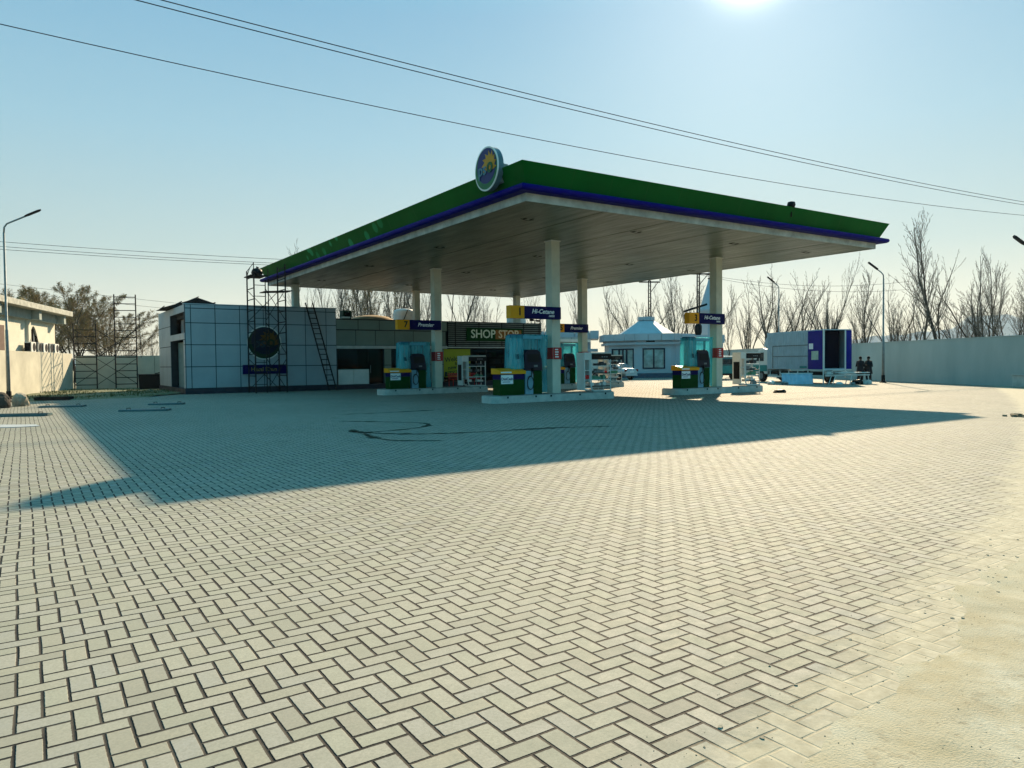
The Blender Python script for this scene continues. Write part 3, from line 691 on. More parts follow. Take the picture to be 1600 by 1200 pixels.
# roof tanks
def tank(bx, a, z, label, r=.78, h=1.0):
    t = empty('water_tank', G(bx, a, z), 0, label, 'water tank', 'water tanks on the shop roof')
    mb = MB(); mb.lathe([(r, 0), (r*1.0, .1), (r*.985, .13), (r, .17), (r, .42), (r*.985, .46), (r, .5), (r, h*.72), (r*.93, h*.84), (r*.72, h*.92), (r*.3, h*.97), (0, h*.97)], seg=28)
    mb.build('tank_body', M_TANK, t, smooth=True)
    MB().lathe([(r*.28, h*.95), (r*.28, h*1.04), (r*.2, h*1.06), (0, h*1.06)], seg=14).build('lid', M_BLACK, t)
    mb = MB(); mb.tube([(r*.1, -r*1.05, .1), (r*.45, -r*.9, h*.8), (r*.5, -r*.2, h*1.02)], .03, 5); mb.build('pipe', M_STEEL, t)
    MB().box(-r*.9, r*.9, -r*.9, r*.9, -.18, -.002).build('stand', M_JOINT, t)
tank(10.1, 30.1, 4.6, 'white round water tank on the low roof just left of the middle rear column')
tank(19.95, 30.1, 4.6, 'pale ribbed water tank on the roof above the slatted shop front')
# small roof items
c1 = empty('security_camera', G(18.55, FA+.1, H2+.08), TH, 'small dark camera cluster on the right end of the shop roof edge', 'camera')
mb = MB(); mb.tube([(0, 0, 0), (0, 0, .2)], .03); mb.tube([(-.25, 0, .2), (.3, 0, .16)], .03, 6); mb.build('bracket', M_BLACK, c1)
mb = MB(); mb.box(-.42, -.12, -.08, .08, .14, .3); mb.box(.16, .45, -.08, .08, .1, .24); mb.build('housing', M_BLACK, c1, bevel=.02)
c2 = empty('flood_light', G(3.55, FA-.1, 4.42), TH, 'white lamp on an arm over the low roof edge beside the taller wall', 'lamp')
mb = MB(); mb.tube([(0, .1, 0), (.0, -.1, .1), (.1, -.3, .12)], .025); mb.build('arm', M_WHITE, c2); mb = MB(); mb.box(-.12, .42, -.5, -.2, .02, .12); mb.build('lamp_head', M_WHITE, c2, bevel=.03)
ac = empty('roof_unit', G(4.5, FA+1.6, 4.45), TH, 'small dark green box unit standing on the low roof', 'roof unit')
MB().box(-.3, .3, -.3, .3, 0, .62).build('casing', mat('green_unit', (.05, .11, .08), .6), ac, bevel=.02); MB().box(-.2, .2, -.33, -.302, .12, .5).build('grille', M_BLACK, ac)
rc = empty('roof_canvas', G(6.9, FA+3.0, 4.35), TH, 'low dusty tan hump of canvas on the roof beside the tank', 'canvas')
mb = MB(); mb.lathe([(1.6, 0), (1.5, .25), (1.1, .45), (.5, .55), (0, .57)], seg=14); o = mb.build('cover', mat('tan_canvas', (.5, .38, .24), .9, bump=.5), rc, smooth=True)
# standing pipes / leaning bamboo seen above the roof
for i, (b, a, tx, h, lab) in enumerate(((13.4, 29, .35, 4.2, 'thin black pole leaning up from the shop roof under the canopy'),)):
    pl = MB(); pl.tube([(0, 0, 0), (tx*.4, 0, h*.5), (tx, 0, h*.98)], .035, 6); tag(pl.build('pole', M_BLACK, loc=G(b, a, 4.2)), lab, 'pole')

# ------------------------------------------------------------------ pump islands
def wrap(mb, x0, x1, y0, y1, z0, z1, seed, amp=.035, nx=14, flare=0.):
    """loose film sleeve round a box, open below"""
    per = []; 
    for i in range(nx): per.append((x0+(x1-x0)*i/nx, y0))
    for i in range(5): per.append((x1, y0+(y1-y0)*i/5))
    for i in range(nx): per.append((x1-(x1-x0)*i/nx, y1))
    for i in range(5): per.append((x0, y1-(y1-y0)*i/5))
    n = len(per); cx_, cy_ = (x0+x1)/2, (y0+y1)/2; rows = 9; vs = []
    for r in range(rows):
        t_ = r/(rows-1); z = z0+(z1-z0)*t_
        for i, (x, y) in enumerate(per):
            d = Vector((x-cx_, y-cy_, 0)).normalized()
            w = mn.noise(Vector((x*7+seed, y*7, z*.9)))*amp + flare*(1-t_)
            vs.append((x+d.x*w, y+d.y*w, z+mn.noise(Vector((x*5, y*5, seed+r)))*.03*(r == 0)))
    fs = [(r*n+i, r*n+(i+1) % n, (r+1)*n+(i+1) % n, (r+1)*n+i) for r in range(rows-1) for i in range(n)]
    fs.append(tuple((rows-1)*n+i for i in range(n)))
    mb.add(vs, fs)
def island(b, a, num, fuel, sub_, where):
    loc = G(b, a)
    isl = empty('pump_island', loc, TH, 'raised pale concrete pump island '+where, 'pump island', 'concrete pump islands under the canopy')
    mb = MB(); x0, x1, hw, r = -3.3, 2.85, .62, .35; poly = []
    for cx_, cy_, a0 in ((x1-.12, hw-.12, 0), (x0+r, hw-r, 90), (x0+r, -hw+r, 180), (x1-.12, -hw+.12, 270)):
        rr = r if cx_ < 0 else .12
        for k in range(5): w = radians(a0+90*k/4); poly.append((cx_+rr*cos(w), cy_+rr*sin(w)))
    mb.prism(poly, -.02, .27); mb.build('kerb', M_KERB, isl, bevel=.012)
    mb = MB(); mb.prism([(x*.99, y*.97) for x, y in poly], .27, .30); mb.build('island_top', mat('island_paving', (.30, .31, .29), .8, bump=.3), isl)
    mb = MB()
    for x in (-2.7, -1.35, -.6, .9, 2.3): mb.box(x-.035, x+.035, -hw-.015, -hw+.01, .19, .262)
    mb.build('clips', M_BLACK, isl)
    # cabinet
    cb = empty('service_cabinet', G(b-2.35, a-.22, .30), TH, 'waist high green cabinet with yellow lid and white sticker on the island '+where, 'cabinet', 'yellow topped cabinets at the pumps')
    MB().box(-.6, .55, -.25, .3, 0, .62).build('lower_body', M_DKGREEN, cb, bevel=.015)
    MB().box(-.6, .55, -.25, .3, .622, .83).build('upper_body', M_NAVY, cb, bevel=.01)
    mb = MB(); mb.prism([(-.3, .832), (.34, .832), (.34, 1.06), (.1, 1.06), (-.3, .96)], -.65, .6, 'x'); mb.build('lid', M_YEL, cb, bevel=.012)
    MB().box(-.56, .0, -.262, -.2515, .45, .80).build('sticker', M_LIT, cb)
    text('lettering', 'DigiCash', .15, (-.28, -.266, .64), FR, M_NAVY, cb, .002, bold=.003)
    MB().box(-.50, -.14, -.2645, -.2625, .515, .54).build('sticker_line', M_NAVY, cb)
    MB().box(-.6, -.1, -.312, -.3015, .875, .93).build('strip_label', M_LIT, cb)
    # dispenser
    dp = empty('fuel_dispenser', G(b-1.25, a-.05, .30), TH, 'fuel dispenser wrapped in blue film beside the column '+where, 'fuel dispenser', 'film wrapped fuel dispensers')
    mb = MB(); mb.prism([(-.42, 0), (.42, 0), (.40, .95), (.36, 1.72), (.28, 1.80), (-.28, 1.80), (-.40, 1.7), (-.42, .95)], -.27, .27, 'y'); 
    mb = MB(); mb.prism([(-.43, .95), (.47, .95), (.43, 1.35), (.36, 1.70), (.22, 1.80), (-.28, 1.80), (-.42, 1.68)], -.27, .27, 'y'); mb.build('upper_housing', mat('housing_black_blue', (.004, .006, .022), .4, spec=.2), dp, bevel=.03)
    MB().box(-.40, .0, -.26, .26, 0, .945).build('lower_housing', mat('pump_silver_blue', (.22, .42, .52), .4), dp, bevel=.02)
    MB().box(.003, .44, -.262, .262, 0, .945).build('lower_housing', M_DKGREEN, dp, bevel=.02)
    MB().box(-.28, .3, -.283, -.2715, 1.3, 1.62).build('display', M_BLACK, dp)
    MB().box(.02, .2, -.285, -.2715, 1.1, 1.18).build('keypad', M_GALV, dp)
    mb = MB(); pts = [(-.30+.0*k, -.33, 1.0) for k in range(1)]
    hp = []
    for k in range(20):
        w = 2*pi*k/13; hp.append((-.2+.15*cos(w+1.2), -.34-.01*(k % 2), .48+.27*sin(w+1.2)-.002*k))
    mb.tube([(-.12, -.30, 1.05)]+hp, .018, 6); mb.build('hose', M_BLACK, dp, smooth=True)
    mb = MB(); mb.tube([(-.06, -.31, 1.02), (-.06, -.33, .86), (.0, -.36, .76)], [.025, .03, .016], 8); mb.box(-.09, -.03, -.36, -.29, .92, 1.06); mb.build('nozzle', M_BLACK, dp)
    # hose tower left of the housing
    MB().box(-.88, -.52, -.18, .18, 0, 2.26).build('hose_tower', mat('tower_silver', (.45, .50, .48), .4), dp, bevel=.02)
    MB().box(-.85, -.55, -.197, -.1815, 1.42, 1.62).build('tower_display', M_BLACK, dp)
    MB().box(-.95, -.46, -.23, .23, 2.27, 2.42).build('tower_cap', mat('tower_cap_blue', (.04, .13, .20), .4), dp, bevel=.03)
    mb = MB(); mb.box(-.45, .55, -.15, .15, 2.22, 2.38); mb.build('top_beam', mat('beam_blue', (.10, .38, .48), .4), dp, bevel=.03)
    mb = MB(); mb.bar((.36, 0, 1.7), (.36, 0, 2.22), .1); mb.bar((-.3, 0, 1.7), (-.3, 0, 2.22), .08); mb.build('beam_post', M_GALV, dp)
    mb = MB(); wrap(mb, -1.0, -.50, -.27, .27, 1.02, 2.37, num, flare=.04); mb.build('wrapping_film', M_FILM2, dp, smooth=True)
    mb = MB(); wrap(mb, -.47, .80, -.12, .40, .05, 2.42, num+3, amp=.06, nx=20); mb.build('wrapping_film', M_FILM2, dp, smooth=True)
    # hanging number sign, fixed to the column
    sgn = empty('pump_number_sign', G(b-.1, a-.45, 3.58), TH, 'yellow and navy sign marked %s %s fixed to the column %s' % (num, fuel, where), 'pump sign', 'numbered fuel signs on the columns')
    MB().box(-1.75, .10, -.10, .12, -.25, .25).build('fuel_panel', M_NAVY, sgn, bevel=.008)
    MB().box(-2.42, -1.752, -.14, .16, -.25, .25).build('number_panel', M_YEL, sgn, bevel=.008)
    text('number', str(num), .42, (-1.97, -.145, .0), FR, M_BLACK, sgn, .004, bold=.01)
    text('lettering', fuel, .25 if sub_ else .27, (-.82, -.108, .04 if sub_ else 0), FR, M_LIT, sgn, .004, shear=.25, bold=.004, sx=1.05)
    if sub_: text('lettering', sub_, .10, (-.38, -.108, -.13), FR, M_LIT, sgn, .004, shear=.25, bold=.002)
    MB().box(-.05, .22, .122, .225, -.12, .12).build('bracket', M_BLACK, sgn)
    # red notice
    rn = empty('red_notice', G(b+.03, a-.235, 1.95), TH, 'small red safety notice on the column '+where, 'notice', 'red notices on the columns')
    MB().box(-.19, .21, -.02, .014, -.24, .24).build('board', M_RED, rn)
    mb = MB(); [mb.box(-.13, .03+.02*(k % 2), -.0235, -.0205, .13-.1*k, .18-.1*k) for k in range(4)]; mb.build('notice_text', M_LIT, rn)
    MB().box(-.26, -.222, -.0, .42, -.24, .24).build('side_board', M_RED, rn)
    # display rack
    rk = empty('display_rack', G(b+2.05, a-.15, .30), TH, 'white C shaped display rack with black header on the island '+where, 'display rack', 'white display racks on the islands')
    mb = MB()
    # header and C frame facing -Y
    t_ = .05; X0, X1, ZT, rr = -.38, .74, 1.62, .22
    arc = [(X0+rr-rr*cos(radians(90*k/6)), rr-rr*sin(radians(90*k/6))) for k in range(7)]
    path = [(X1, 0), (X0+rr, 0)] + arc[::-1][1:] + [(X0, ZT), (X1, ZT)]
    for yy in (-.28, .22):
        for p, q in zip(path, path[1:]): mb.bar((p[0], yy, p[1]+.03), (q[0], yy, q[1]+.03), .055)
    mb.build('frame', M_WHITE, rk)
    mb = MB(); mb.box(X0+.06, X1, -.30, .2, 1.38, ZT+.0); hd = mb.build('header', M_BLACK, rk)
    mb = MB(); [mb.box(-.2+.13*k, -.12+.13*k, -.308, -.3005, 1.47, 1.52) for k in range(3, 6)]; mb.lathe([(0, 0)], (0, 0, 0), 3) if False else None; mb.build('header_marks', M_GALV, hd)
    for k, z in enumerate((.22, .50, .78, 1.08)):
        MB().box(X0+.05, X1-.02, -.26, .2, z, z+.035).build('shelf', M_WHITE if k % 2 else M_BLACK, rk)
        mb = MB(); random.seed(int(num*10+k))
        x = X0+.12
        while x < X1-.25:
            w_ = random.uniform(.07, .16)
            if random.random() < .62: mb.box(x, x+w_, -.18, .05, z+.037, z+random.uniform(.12, .22))
            x += w_+.02
        if mb.v: mb.build_each('goods', [M_WHITE, mat('goods_green', (.1, .3, .2), .5), M_GALV, mat('goods_dark', (.05, .06, .07), .5)][k], rk)
    mb = MB(); mb.bar((X1-.02, -.26, .03), (X1-.02, -.26, ZT), .035); mb.bar((X1-.02, .2, .03), (X1-.02, .2, ZT), .035); mb.bar((X1-.32, .2, .03), (X1-.32, .2, 1.4), .02); mb.build('uprights', M_WHITE, rk)
    mb = MB(); mb.box(X0-.38, X0-.02, -.30, .22, 1.36, ZT+.05); mb.box(X0-.38, X0-.34, -.30, .22, .08, 1.36); mb.box(X0-.1, X0-.06, -.3, .22, .4, 1.36)
    for z in (.1, .5, .9): mb.box(X0-.34, X0-.1, -.28, .2, z, z+.03)
    mb.build('side_unit', M_WHITE, rk)
    if num in (1, 5):
        MB().box(X0-.33, X0-.05, -.27, .1, .56, .72).build('red_goods', mat('bright_red', (.75, .02, .02), .4), rk)
    if num in (3, 7):
        MB().box(X0-.396, X0-.381, -.22, .14, .35, 1.2).build('side_poster', M_BLACK, rk)
island(5.3, 5.72, 1, 'Hi-Cetane', 'DIESEL', 'of pump 1')
island(15.3, 5.72, 3, 'Hi-Cetane', 'DIESEL', 'of pump 3')
island(5.3, 16.05, 7, 'Premier', '', 'of pump 7')
island(15.3, 16.05, 5, 'Premier', '', 'of pump 5')

# ------------------------------------------------------------------ boundary walls (world coordinates)
def wall_run(name, p, q, h, t, m, label, seams=(), cap=True, group=None):
    p = Vector((*p, 0)); q = Vector((*q, 0)); L_ = (q-p).length; rz = atan2(q.y-p.y, q.x-p.x)
    r = empty(name, p, rz, label, 'wall', group)
    edges = [0]+list(seams)+[L_]; 
    mb = MB()
    for a, b in zip(edges, edges[1:]): mb.box(a+.012, b-.012, -t/2, t/2, -.2, h)
    mb.build('wall_panel', m, r)
    if seams:
        mb = MB(); [mb.box(s-.0115, s+.0115, -t/2+.03, t/2-.03, -.2, h-.01) for s in seams]; mb.build('joint', M_JOINT, r)
    if cap: MB().box(-.02, L_+.02, -t/2-.025, t/2+.025, h+.002, h+.05).build('coping', m, r)
    return r
wall_run('boundary_wall', (-24.6, 30.5), (-30.8, 51.4), 2.52, .2, M_WALL, 'sunlit cream boundary wall beside the left street lamp', seams=(3.1, 9.3, 15.4), cap=False)
wall_run('boundary_wall', (-30.6, 51.6), (-17.0, 57.0), 2.35, .2, M_WALL, 'low cream wall behind the scaffold tower at the left', seams=(5, 10), cap=False)
wall_run('boundary_wall', (27.6, 33.5), (24.9, 92), 2.72, .2, M_WALLG, 'long grey green shaded wall along the right side behind the two people', seams=(23.0,), cap=True)
wall_run('boundary_wall', (24.7, 92.2), (-60, 104), 2.6, .2, M_WALLG, 'far pale wall closing the back of the yard beyond the kiosk', cap=True)
bl = empty('concrete_block', (26.9, 38.6, 0), radians(93), 'white concrete block standing against the right end of the shaded wall', 'block')
mb = MB(); mb.box(-.6, .55, -.25, .25, 0, .62); mb.build('block_body', M_KERB, bl, bevel=.03); MB().box(-.66, .6, -.3, .3, .622, .68).build('block_cap', M_KERB, bl, bevel=.01)

# ------------------------------------------------------------------ house behind the left wall
hr = atan2(51.4-30.5, -30.8+24.6)
hs = empty('house', (-31.5, 50.8, 0), hr-pi, 'cream house with flat overhanging roof and arched window behind the sunlit left wall', 'house')
# local x runs towards the camera along the wall, +y faces the forecourt
M_HOUSE = mat('house_render', (.62, .60, .50), .85, var=.06, scale=1.2, bump=.2)
LH = 26.
# wall with an arched opening between x=6.3 and 7.9
mb = MB()
def archpoly(xc, w, z0, z1, n=10):
    return [(xc-w/2, z0)] + [(xc-w/2+w*k/n, z1-w/2+ (w/2)*sin(pi*k/n)*1.15) for k in range(n+1)] + [(xc+w/2, z0)]
ZW = 4.55
XA = 4.35; AW = 2.0
mb.box(0, XA-AW/2, -.3, 0, 0, ZW); mb.box(XA+AW/2, LH, -.3, 0, 0, ZW); mb.box(XA-AW/2, XA+AW/2, -.3, 0, 0, 1.6)
ap = archpoly(XA, AW, 1.6, 4.05)[1:-1]
poly = [(XA-AW/2, ZW)] + ap + [(XA+AW/2, ZW)]
mb.prism(poly, -.3, 0, 'y')
mb.box(0, .3, -9, -.3, 0, ZW); mb.box(.3, LH, -9, -8.7, 0, ZW)
mb.build('wall', M_HOUSE, hs)
wd = MB().box(XA-AW/2, XA+AW/2, -.12, -.09, 1.6, 4.2).build('arched_window', M_DGLASS, hs)
mb = MB(); [mb.bar((XA+dx, -.06, 1.6), (XA+dx, -.06, 4.0), .06) for dx in (-.7, 0, .7)]; mb.bar((XA-.7, -.2, 3.2), (XA+.7, -.2, 3.2), .06); mb.build('frame', mat('brown_frame', (.09, .05, .03), .6), wd)
mb = MB(); mb.box(-.75, LH+.5, -9.8, .95, 5.12, 5.46); mb.build('roof_slab', mat('roof_slab_concrete', (.50, .50, .44), .9, bump=.4, var=.2), hs, bevel=.02)
mb = MB(); mb.box(-.0, LH, -.29, .28, ZW+.002, 5.118); [mb.box(x-.22, x+.22, .281, .72, 4.55, 5.117) for x in (.3, 5.4, 12, 19)]
mb.build('eave_beam', mat('grey_green_beam', (.34, .38, .35), .8), hs)
mb = MB(); [mb.box(x-.22, x+.22, .002, .16, 0, 4.548) for x in (5.55, 12, 19)]; mb.build('pilaster', M_HOUSE, hs)
w2 = MB().box(9.4, 11.4, .002, .05, .4, 4.0).build('window_shutter', mat('brown_shutter', (.14, .09, .07), .6), hs)
mb = MB(); random.seed(21)
for k in range(34):     # dry weeds and clods along the roof edge
    x = random.uniform(-.8, 14); y = random.uniform(.1, .85)
    for j in range(7):
        a = random.uniform(0, 2*pi); mb.tube([(x, y, 5.45), (x+.1*cos(a), y+.1*sin(a), 5.45+random.uniform(.08, .35))], [.012, .004], 3, cap=False)
for k in range(6):
    x = random.choice((1.3, 4.1, 8.4, 8.7, 9.0, 12)); mb.lathe([(.14, 0), (.15, .1), (0, .2)], (x+random.uniform(-.3, .3), .7, 5.46), 6)
mb.build('roof_weeds', mat('dry_weeds', (.16, .13, .06), .9), hs)
# air conditioning units on the wall side
ax = Vector((cos(hr), sin(hr), 0)); ay = Vector((-sin(hr), cos(hr), 0))
HP = Vector((-31.5, 50.8, 0))
base_ac = None
order = ['nearest the arched window', 'second along from the arched window', 'third along from the arched window', 'fourth along from the arched window', 'farthest from the arched window']
for k in range(5):
    x = 6.35-1.15*k
    loc = HP - ax*x - ay*.42 + Vector((0, 0, 2.52))
    a = empty('air_conditioner', loc, hr-pi, 'outdoor air conditioner above the sunlit wall, '+order[k], 'air conditioner', 'air conditioning units above the left wall')
    MB().box(-.42, .42, -.22, .16, 0, .62).build('casing', M_GALV if k % 2 else M_WHITE, a, bevel=.02)
    mb = MB(); mb.prism([(-.08+.25*cos(2*pi*i/20), .31+.25*sin(2*pi*i/20)) for i in range(20)], .1605, .175, 'y'); fn = mb.build('fan_grille', M_BLACK, a)
    MB().box(.421, .43, -.2, .12, .06, .56).build('coil', M_BLACK, a)
    mb = MB(); mb.box(-.35, -.3, -.40, .2, -.06, -.002); mb.box(.3, .35, -.40, .2, -.06, -.002); mb.build('bracket', M_STEEL, a)

# ------------------------------------------------------------------ street lamps
def street_lamp(x, y, h, azim, label, tilt=25, reach=1.5, hw=.14):
    r = empty('street_lamp', (x, y, 0), azim, label, 'street lamp', 'street lamps round the yard')
    m_ = M_GALV
    mb = MB(); mb.tube([(0, 0, 0), (0, 0, h*.4), (0, 0, h*.4+.02), (0, 0, h-.5)], [.085, .075, .06, .045], 8); mb.build('pole', m_, r, smooth=True)
    MB().box(-.2, .2, -.2, .2, 0, .05).build('base_plate', M_STEEL, r)
    mb = MB(); mb.lathe([(.17, .05), (.12, .12), (.11, .45), (.1, .5)], seg=10); mb.build('base_collar', M_BLACK, r)
    tl = radians(tilt); P = [(0, 0, h-.52), (.02, 0, h-.25), (.14, 0, h-.08), (.14+reach*.6*cos(tl), 0, h-.08+reach*.6*sin(tl))]
    mb = MB(); mb.tube(P, .038, 7); mb.build('arm', m_, r, smooth=True)
    mb = MB(); q = P[-1]; e = (q[0]+.72*cos(tl), 0, q[2]+.72*sin(tl))
    mb.X = Matrix.Translation(q) @ Matrix.Rotation(-tl, 4, 'Y')
    mb.prism([(-.05, -.4*hw), (.12, -hw), (.62, -hw), (.74, 0), (.62, hw), (.12, hw), (-.05, .4*hw)], -.35*hw, .6*hw)
    mb.build('lamp_head', M_BLACK, r, bevel=.015)
    return r
street_lamp(-23.5, 34.3, 8.35, radians(8), 'tall street lamp with a long angled arm beside the sunlit left wall', 24, 1.5, .08)
street_lamp(24.55, 48.6, 7.35, radians(150), 'street lamp with dark head behind the two standing people', 42, .55)
street_lamp(22.7, 62.5, 8.0, radians(150), 'street lamp rising behind the white box truck', 42, .6)
street_lamp(29.6, 42, 7.9, radians(165), 'street lamp at the extreme right edge beyond the wall', 42, .5)

# ------------------------------------------------------------------ scaffold towers
def frame_ladder(r, p, q, z0, z1, step, name='end_frame'):
    mb = MB(); mb.tube([(*p, z0), (*p, z1)], .042, 6); mb.tube([(*q, z0), (*q, z1)], .042, 6)
    z = z0+.35
    while z < z1-.05: mb.tube([(*p, z), (*q, z)], .03, 5); z += step
    return mb.build(name, M_STEEL, r)
tw = empty('scaffold_tower', (-29.75, 50.0, 0), radians(0), 'rusty steel scaffold tower with a taller right end before the low cream wall', 'scaffold')
e1 = (1.28, .45); e2 = (1.95, 1.6)
A1, A2 = (0, 0), e1; B1, B2 = e2, (e1[0]+e2[0], e1[1]+e2[1])
frame_ladder(tw, A1, A2, 0, 4.55, .47); frame_ladder(tw, B1, B2, 0, 6.65, .47)
for z0 in (.35, 2.35):
    for p, q in ((A1, B1), (A2, B2)):
        mb = MB(); mb.tube([(*p, z0), (*q, z0+1.8)], .02, 5); mb.tube([(*p, z0+1.8), (*q, z0)], .02, 5); mb.build('cross_brace', M_STEEL, tw)
mb = MB(); mb.tube([(*A1, 2.33), (*B1, 2.33)], .035, 5); mb.tube([(*A2, 2.33), (*B2, 2.33)], .035, 5); mb.build('ledger', M_STEEL, tw)
mb = MB(); mb.tube([(B2[0]+.25, B2[1]+.1, 2.2), (B2[0]+.2, B2[1]+.1, 5.3)], .02, 5); mb.build('loose_pole', M_STEEL, tw)
tw2 = empty('scaffold_tower', G(-2.2, 23.55), TH, 'tall dark scaffold tower reaching the canopy edge in front of the round wall emblem', 'scaffold')
Wd, Dp = 1.75, 1.5
for (p, q, zt) in (((0, 0), (0, Dp), 7.1), ((Wd, 0), (Wd, Dp), 7.35)):
    frame_ladder(tw2, p, q, 0, zt if p[0] else 7.0, .62)
mb = MB(); mb.tube([(.62, -.0, 0), (.62, 0, 6.4)], .03, 6); mb.tube([(1.2, Dp, 0), (1.2, Dp, 7.2)], .03, 6)
z = .5
while z < 6.3:
    mb.tube([(0, 0, z), (.62, 0, z)], .02, 5); z += .62
z = .8
while z < 6.2:
    mb.tube([(.62, 0, z), (1.2, Dp, z)], .02, 5); z += .62
mb.build('middle_frame', M_STEEL, tw2)
for k, z0 in enumerate((.15, 2.2, 4.1)):
    for yy in (0, Dp):
        mb = MB(); mb.tube([(.62 if yy == 0 else 0, yy, z0), (Wd, yy, z0+1.8)], .02, 5); mb.tube([(.62 if yy == 0 else 0, yy, z0+1.8), (Wd, yy, z0)], .02, 5); mb.build('cross_brace', M_STEEL, tw2)
mb = MB(); [mb.box(-.15, .75, .05+.4*k, .38+.4*k, 6.62, 6.67) for k in range(4)]; mb.build('platform', mat('old_planks', (.04, .032, .025), .9), tw2)
mb = MB(); mb.X = Matrix.Translation((.9, .5, 5.75)) @ Matrix.Rotation(radians(-4), 4, 'Y'); [mb.box(-.3, 1.3, -.4+.36*k, -.08+.36*k, 0, .05) for k in range(3)]; mb.build('platform', mat('old_planks', (.04, .032, .025), .9), tw2)
mb = MB(); mb.tube([(0, 0, 6.68), (0, 0, 7.35)], .025, 5); mb.tube([(0, Dp, 7.0), (.0, 0, 7.3)], .02, 5); mb.tube([(0, Dp, 6.7), (0, .8, 7.15)], .02, 5); mb.build('guard_rail', M_STEEL, tw2)
bk = empty('sack', G(-1.85, 24.2, 6.68), 0, 'dark bundled sack lying on the top scaffold platform', 'sack')
mb = MB(); mb.lathe([(0, 0), (.26, .02), (.33, .14), (.28, .32), (.12, .42), (0, .43)], seg=10); mb.build('sack_body', M_BLACK, bk, smooth=True); mb = MB(); mb.tube([(0, 0, .4), (.05, 0, .5)], [.05, .09]); mb.build('tie', M_BLACK, bk)

# ------------------------------------------------------------------ clutter at the left
rk_ = empty('rubbish_skip', (-24.3, 50.2, 0), radians(14), 'black open rubbish skip standing by the corner of the panelled building', 'skip')
mb = MB(); mb.prism([(-.95, 0), (.85, 0), (1.0, 1.0), (-1.0, 1.0)], -.5, .5, 'y'); mb.build('container', M_BLACK, rk_, bevel=.02)
mb = MB(); mb.box(-1.1, 1.05, -.55, .55, 1.002, 1.05); mb.X = Matrix.Translation((.5, 0, 1.2)) @ Matrix.Rotation(radians(-16), 4, 'Y'); mb.box(-.5, .5, -.45, .45, 0, .04); mb.build('lid', M_BLACK, rk_)
M_ROCK = mat('broken_concrete', (.40, .34, .26), .9, bump=1, bscale=6, var=.25)
def boulder(x, y, sx, sy, sz, seed, label, rz=0, m=None):
    bm = bmesh.new(); bmesh.ops.create_icosphere(bm, subdivisions=3, radius=1)
    for v in bm.verts:
        n = mn.fractal(v.co*1.3+Vector((seed, 0, 0)), 1, 2, 4); c = v.co*(1+n*.25); v.co = Vector((c.x*sx, c.y*sy, max(-.6, c.z)*sz+sz*.55))
    me = bpy.data.meshes.new('boulder'); bm.to_mesh(me); bm.free(); me.materials.append(m or M_ROCK)
    o = bpy.data.objects.new('concrete_lump', me); COL.objects.link(o); o.location = (x, y, 0); o.rotation_euler = (0, 0, rz); tag(o, label, 'concrete lump'); return o
boulder(-20.4, 29.2, .42, .36, .40, 3, 'dark rough lump of broken concrete at the foot of the left street lamp', .2, mat('charred_lump', (.07, .055, .045), .95, bump=1, bscale=7))
boulder(-20.35, 30.4, .32, .28, .36, 9, 'pale tan lump of broken concrete right of the left street lamp', -.3)
def steel_plate(cx_, cy_, L_, Wd_, rz, label, hgt=.06, m=None):
    r = empty('steel_cover', (cx_, cy_, 0), rz, label, 'steel cover')
    m = m or mat('shade_teal_steel', (.10, .15, .155), .5, .2)  # teal cast of the shade is put into the steel colour
    MB().box(-L_/2, L_/2, -Wd_/2, Wd_/2, .03, .06).build('plate', m, r)
    mb = MB(); mb.box(-L_/2, L_/2, -Wd_/2-.04, -Wd_/2-.002, 0, hgt); mb.box(-L_/2, L_/2, Wd_/2+.002, Wd_/2+.04, 0, hgt); mb.box(-L_/2-.04, -L_/2-.002, -Wd_/2, Wd_/2, 0, hgt)
    mb.box(L_/2+.002, L_/2+.04, -Wd_/2, Wd_/2, 0, hgt); mb.build('rim', m, r)
    mb = MB()
    for x in (-L_*.38, L_*.36): mb.tube([(x, -.08, .05), (x, -.08, hgt+.05), (x+.12, -.08, hgt+.05), (x+.12, -.08, .05)], .014, 5)
    mb.build('handle', M_STEEL, r)
    return r
steel_plate(-13.15, 26.3, 1.55, .5, radians(10), 'flat steel panel on shaded paving, right hand one of the lying panels')
steel_plate(-14.3, 30.4, 1.25, .45, radians(10), 'thin steel frame lying on the paving just before the panelled building corner')
steel_plate(-18.0, 29.4, 1.5, .5, radians(12), 'dark steel panel lying across the edge of shade on the far left paving')
steel_plate(-16.3, 24.1, 2.0, .35, radians(8), 'long steel frame lying on sunlit paving at the left edge', .08)
steel_plate(-22.2, 35.6, 1.5, .5, radians(6), 'dark sheet lying on soil beside the pale concrete lump', .16, M_STEEL)
wp = MB(); wp.prism([(-.9, -.5), (.55, -.35), (.9, .05), (.5, .5), (-.9, .55)], 0, .012); o = wp.build('white_sheet', mat('dull_sheet', (.45, .47, .48), .7), loc=(-13.75, 19.9, 0)); tag(o, 'thin pale sheet lying on sunlit paving at the extreme left', 'sheet')
# dark rag near the right island
boulder(12.9, 35.4, .33, .16, .1, 5, 'small dark rag lying on the paving right of pump island 3', .1, M_BLACK)['category'] = 'rag'
bpy.context.scene.objects[-1]
for o in [o for o in SC.objects if o.get('category') == 'rag']: o.name = 'rag'
